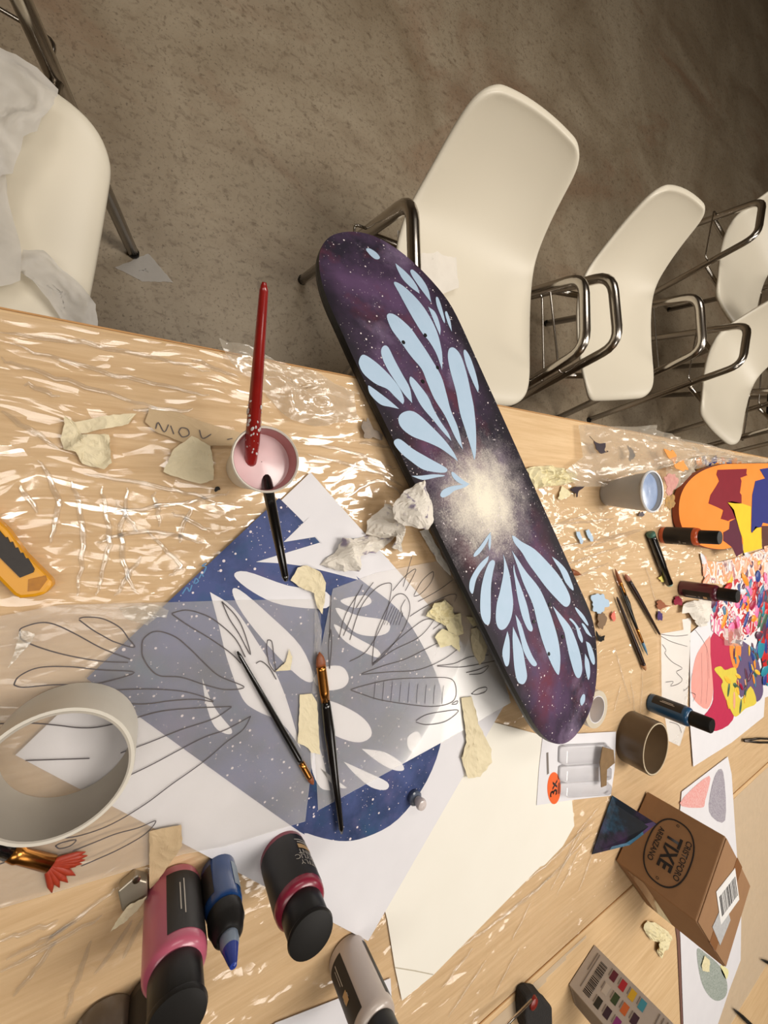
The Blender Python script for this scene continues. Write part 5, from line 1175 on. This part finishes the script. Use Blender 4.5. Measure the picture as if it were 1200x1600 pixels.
# black sponge with red paint
p = W(845, 1572, .0)
sp = empty('foam_sponge', (p.x, p.y, TZ + .001), 'black foam sponge smeared with red paint at the bottom edge', 'sponge')
kS = ((740, 1500), 7.5)
w = [(W(*q_, .012).x - p.x, W(*q_, .012).y - p.y) for q_ in C(*kS, [(560,380),(640,330),(740,345),(800,430),(860,470),(870,800),(560,800),(540,560)])]
prism('sponge_block', w, 0, .022, mat('black_foam', rgb(26, 24, 23), rgb(40, 36, 34), 150, .95, bump=.6, bscale=300), sp, .004)
q_ = W(*C(*kS, [(705, 510)])[0], .024) - Vector(sp.location)
o = lathe('red_paint', [(.0095, -.003), (.0085, .0015), (.004, .003), (.0003, .003)], mat('red_wet_paint', rgb(140, 34, 24), rgb(90, 24, 20), 120, .3), sp, 14); o.location = q_
a = W(*C(*kS, [(680, 470)])[0], .030) - Vector(sp.location); b = W(*C(*kS, [(400, 750)])[0], .036) - Vector(sp.location)
tube('metal_rod', [a, b, b + (b - a) * .4], .0018, M_steel, sp, 10)
SPOTS.append((p.x, p.y, .04)); SPOTS.append((B1.x + .12, B1.y, .1))

# ------------------------------------------------------------------ on the chairs and floor
def hang(name, pts, z, amp, label, cat, m, seed, freq=18, dome=0.0, zf=None):
    w = [WZ(u, v, z) for u, v in pts]; w = [(q_.x, q_.y) for q_ in w]
    cx_ = sum(q_[0] for q_ in w) / len(w); cy_ = sum(q_[1] for q_ in w) / len(w); org = (cx_, cy_, z)
    o = star_sheet(name, w, z, amp, freq, seed, m, None, 14, dome, z_of=zf, origin=org, jag=.001, sharp=False); o.location = org
    return props(o, label, cat)
hang('tissue_sheet', [(-90, 110), (0, 93), (30, 97), (60, 115), (92, 145), (88, 180), (60, 215), (35, 240), (22, 280), (0, 300), (-90, 340)], .475, .022, 'upper crumpled tissue sheet on the corner chair', 'tissue', M_tissue_thin, 61, 14, .012)
hang('tissue_sheet', [(-90, 250), (5, 220), (12, 270), (15, 320), (36, 395), (34, 440), (0, 455), (-90, 470)], .462, .016, 'middle tissue sheet hanging off the corner chair', 'tissue', M_tissue_thin, 62, 14, .006)
hang('tissue_sheet', [(36, 392), (70, 398), (100, 425), (130, 450), (150, 480), (156, 520), (110, 520), (90, 490), (60, 450), (35, 430)], .455, .014, 'lower tissue flap of the corner chair, nearest the table edge', 'tissue', M_tissue_thin, 63, 16)
hang('paper_napkin', [(620, 362), (666, 362), (714, 366), (712, 400), (716, 450), (690, 460), (630, 450)], .456, .004, 'white paper napkin on the seat behind the skateboard nose', 'napkin', M_tissue, 64, 12)
hang('paper_scrap', [(232, 396), (270, 441), (222, 440), (180, 418)], .001, .0012, 'small white paper scrap on the concrete floor by a chair leg', 'paper', M_tissue_thin, 65, 10)

# ------------------------------------------------------------------ film over everything on the tables
hole = [[(q_.x, q_.y) for q_ in (W(560, 560), W(915, 640), W(912, 664), W(918, 705), W(905, 728), W(850, 742), W(800, 742), W(760, 700))]]
pf = film('plastic_film', EDGE + .003, SEAM - .004, -.16, 1.72, .003, M_film, 'clear wrinkled plastic film covering the long table', hole, 1.0, 0)
FOLDS = [[(180,1390),(60,1480)],[(205,1440),(150,1520)],[(230,1420),(190,1500)],[(160,1430),(0,1520)],[(120,1440),(10,1500)],[(90,1470),(20,1560)],[(0,1470),(90,1440)],[(140,1470),(100,1590)],
 [(935,1262),(905,1300),(880,1350)],[(930,1280),(860,1345),(800,1395)],[(925,1300),(850,1380),(780,1440)],[(905,1330),(870,1400)],[(885,1350),(790,1430),(720,1480)],[(812,1480),(770,1560)],[(830,1410),(800,1470)],[(740,1480),(690,1545)],[(760,1500),(700,1590)],[(915,1290),(860,1390)],[(940,1300),(905,1390)],
 [(850,860),(950,840),(1010,825)],[(860,890),(980,850)],[(875,912),(950,880)],[(840,830),(930,800)],[(1005,1045),(1000,1120)],[(985,1060),(995,1130)],[(960,1010),(985,1100)],[(900,860),(1000,830)],[(880,820),(960,810)],[(1005,870),(1030,960)],[(970,1070),(960,1110)],
 [(20,540),(200,590),(330,620)],[(0,560),(120,600),(250,640)],[(40,600),(90,620)],[(0,640),(90,700)],[(60,720),(90,780),(80,850)],[(110,750),(130,830),(120,930)],[(160,760),(170,850),(150,930)],[(200,760),(190,860),(215,930)],[(130,740),(250,760),(340,785)],[(170,800),(260,790),(360,770)],[(230,830),(280,880),(265,900)],[(300,790),(280,850)],[(150,850),(230,830),(330,850)],
 [(300,560),(370,590)],[(470,690),(560,710),(620,735)],[(480,710),(580,735),(630,760)],[(520,760),(560,720)],[(0,520),(150,540),(330,580)],[(540,780),(590,750),(630,775)],[(560,690),(610,700)],[(210,640),(300,640)],[(30,760),(60,800)],[(270,800),(330,830)],[(220,870),(180,930)],[(180,780),(215,830)],[(240,770),(250,820)]]
rn = random.Random(12)
for fp in FOLDS:
    P2 = [W(u, v, .0022) for u, v in smooth_poly(fp, 8, closed=False)]
    L_ = len(P2); off_ = [rn.gauss(0, .0009) for _ in P2]
    P2 = [q_ + Vector((off_[k], off_[-k - 1], 0)) for k, q_ in enumerate(P2)]
    tube('film_fold', P2, .0024, M_film, pf, 6, .0006, [math.sin(math.pi * (k + .4) / (L_ - .2)) ** .6 for k in range(L_)], caps=False)
film('plastic_film', SEAM + .012, SEAM + .62, .35, 2.1, .006, M_film3, 'hazy plastic film covering the second table under the carton', [[(q_.x, q_.y) for q_ in (W(700, 1700), W(990, 1380), W(1062, 1440), W(1070, 1700))]], .7, 3)
for o in scene.objects:
    if '_h' in o.keys(): del o['_h']
try: scene.cycles.use_denoising = True
except Exception: pass
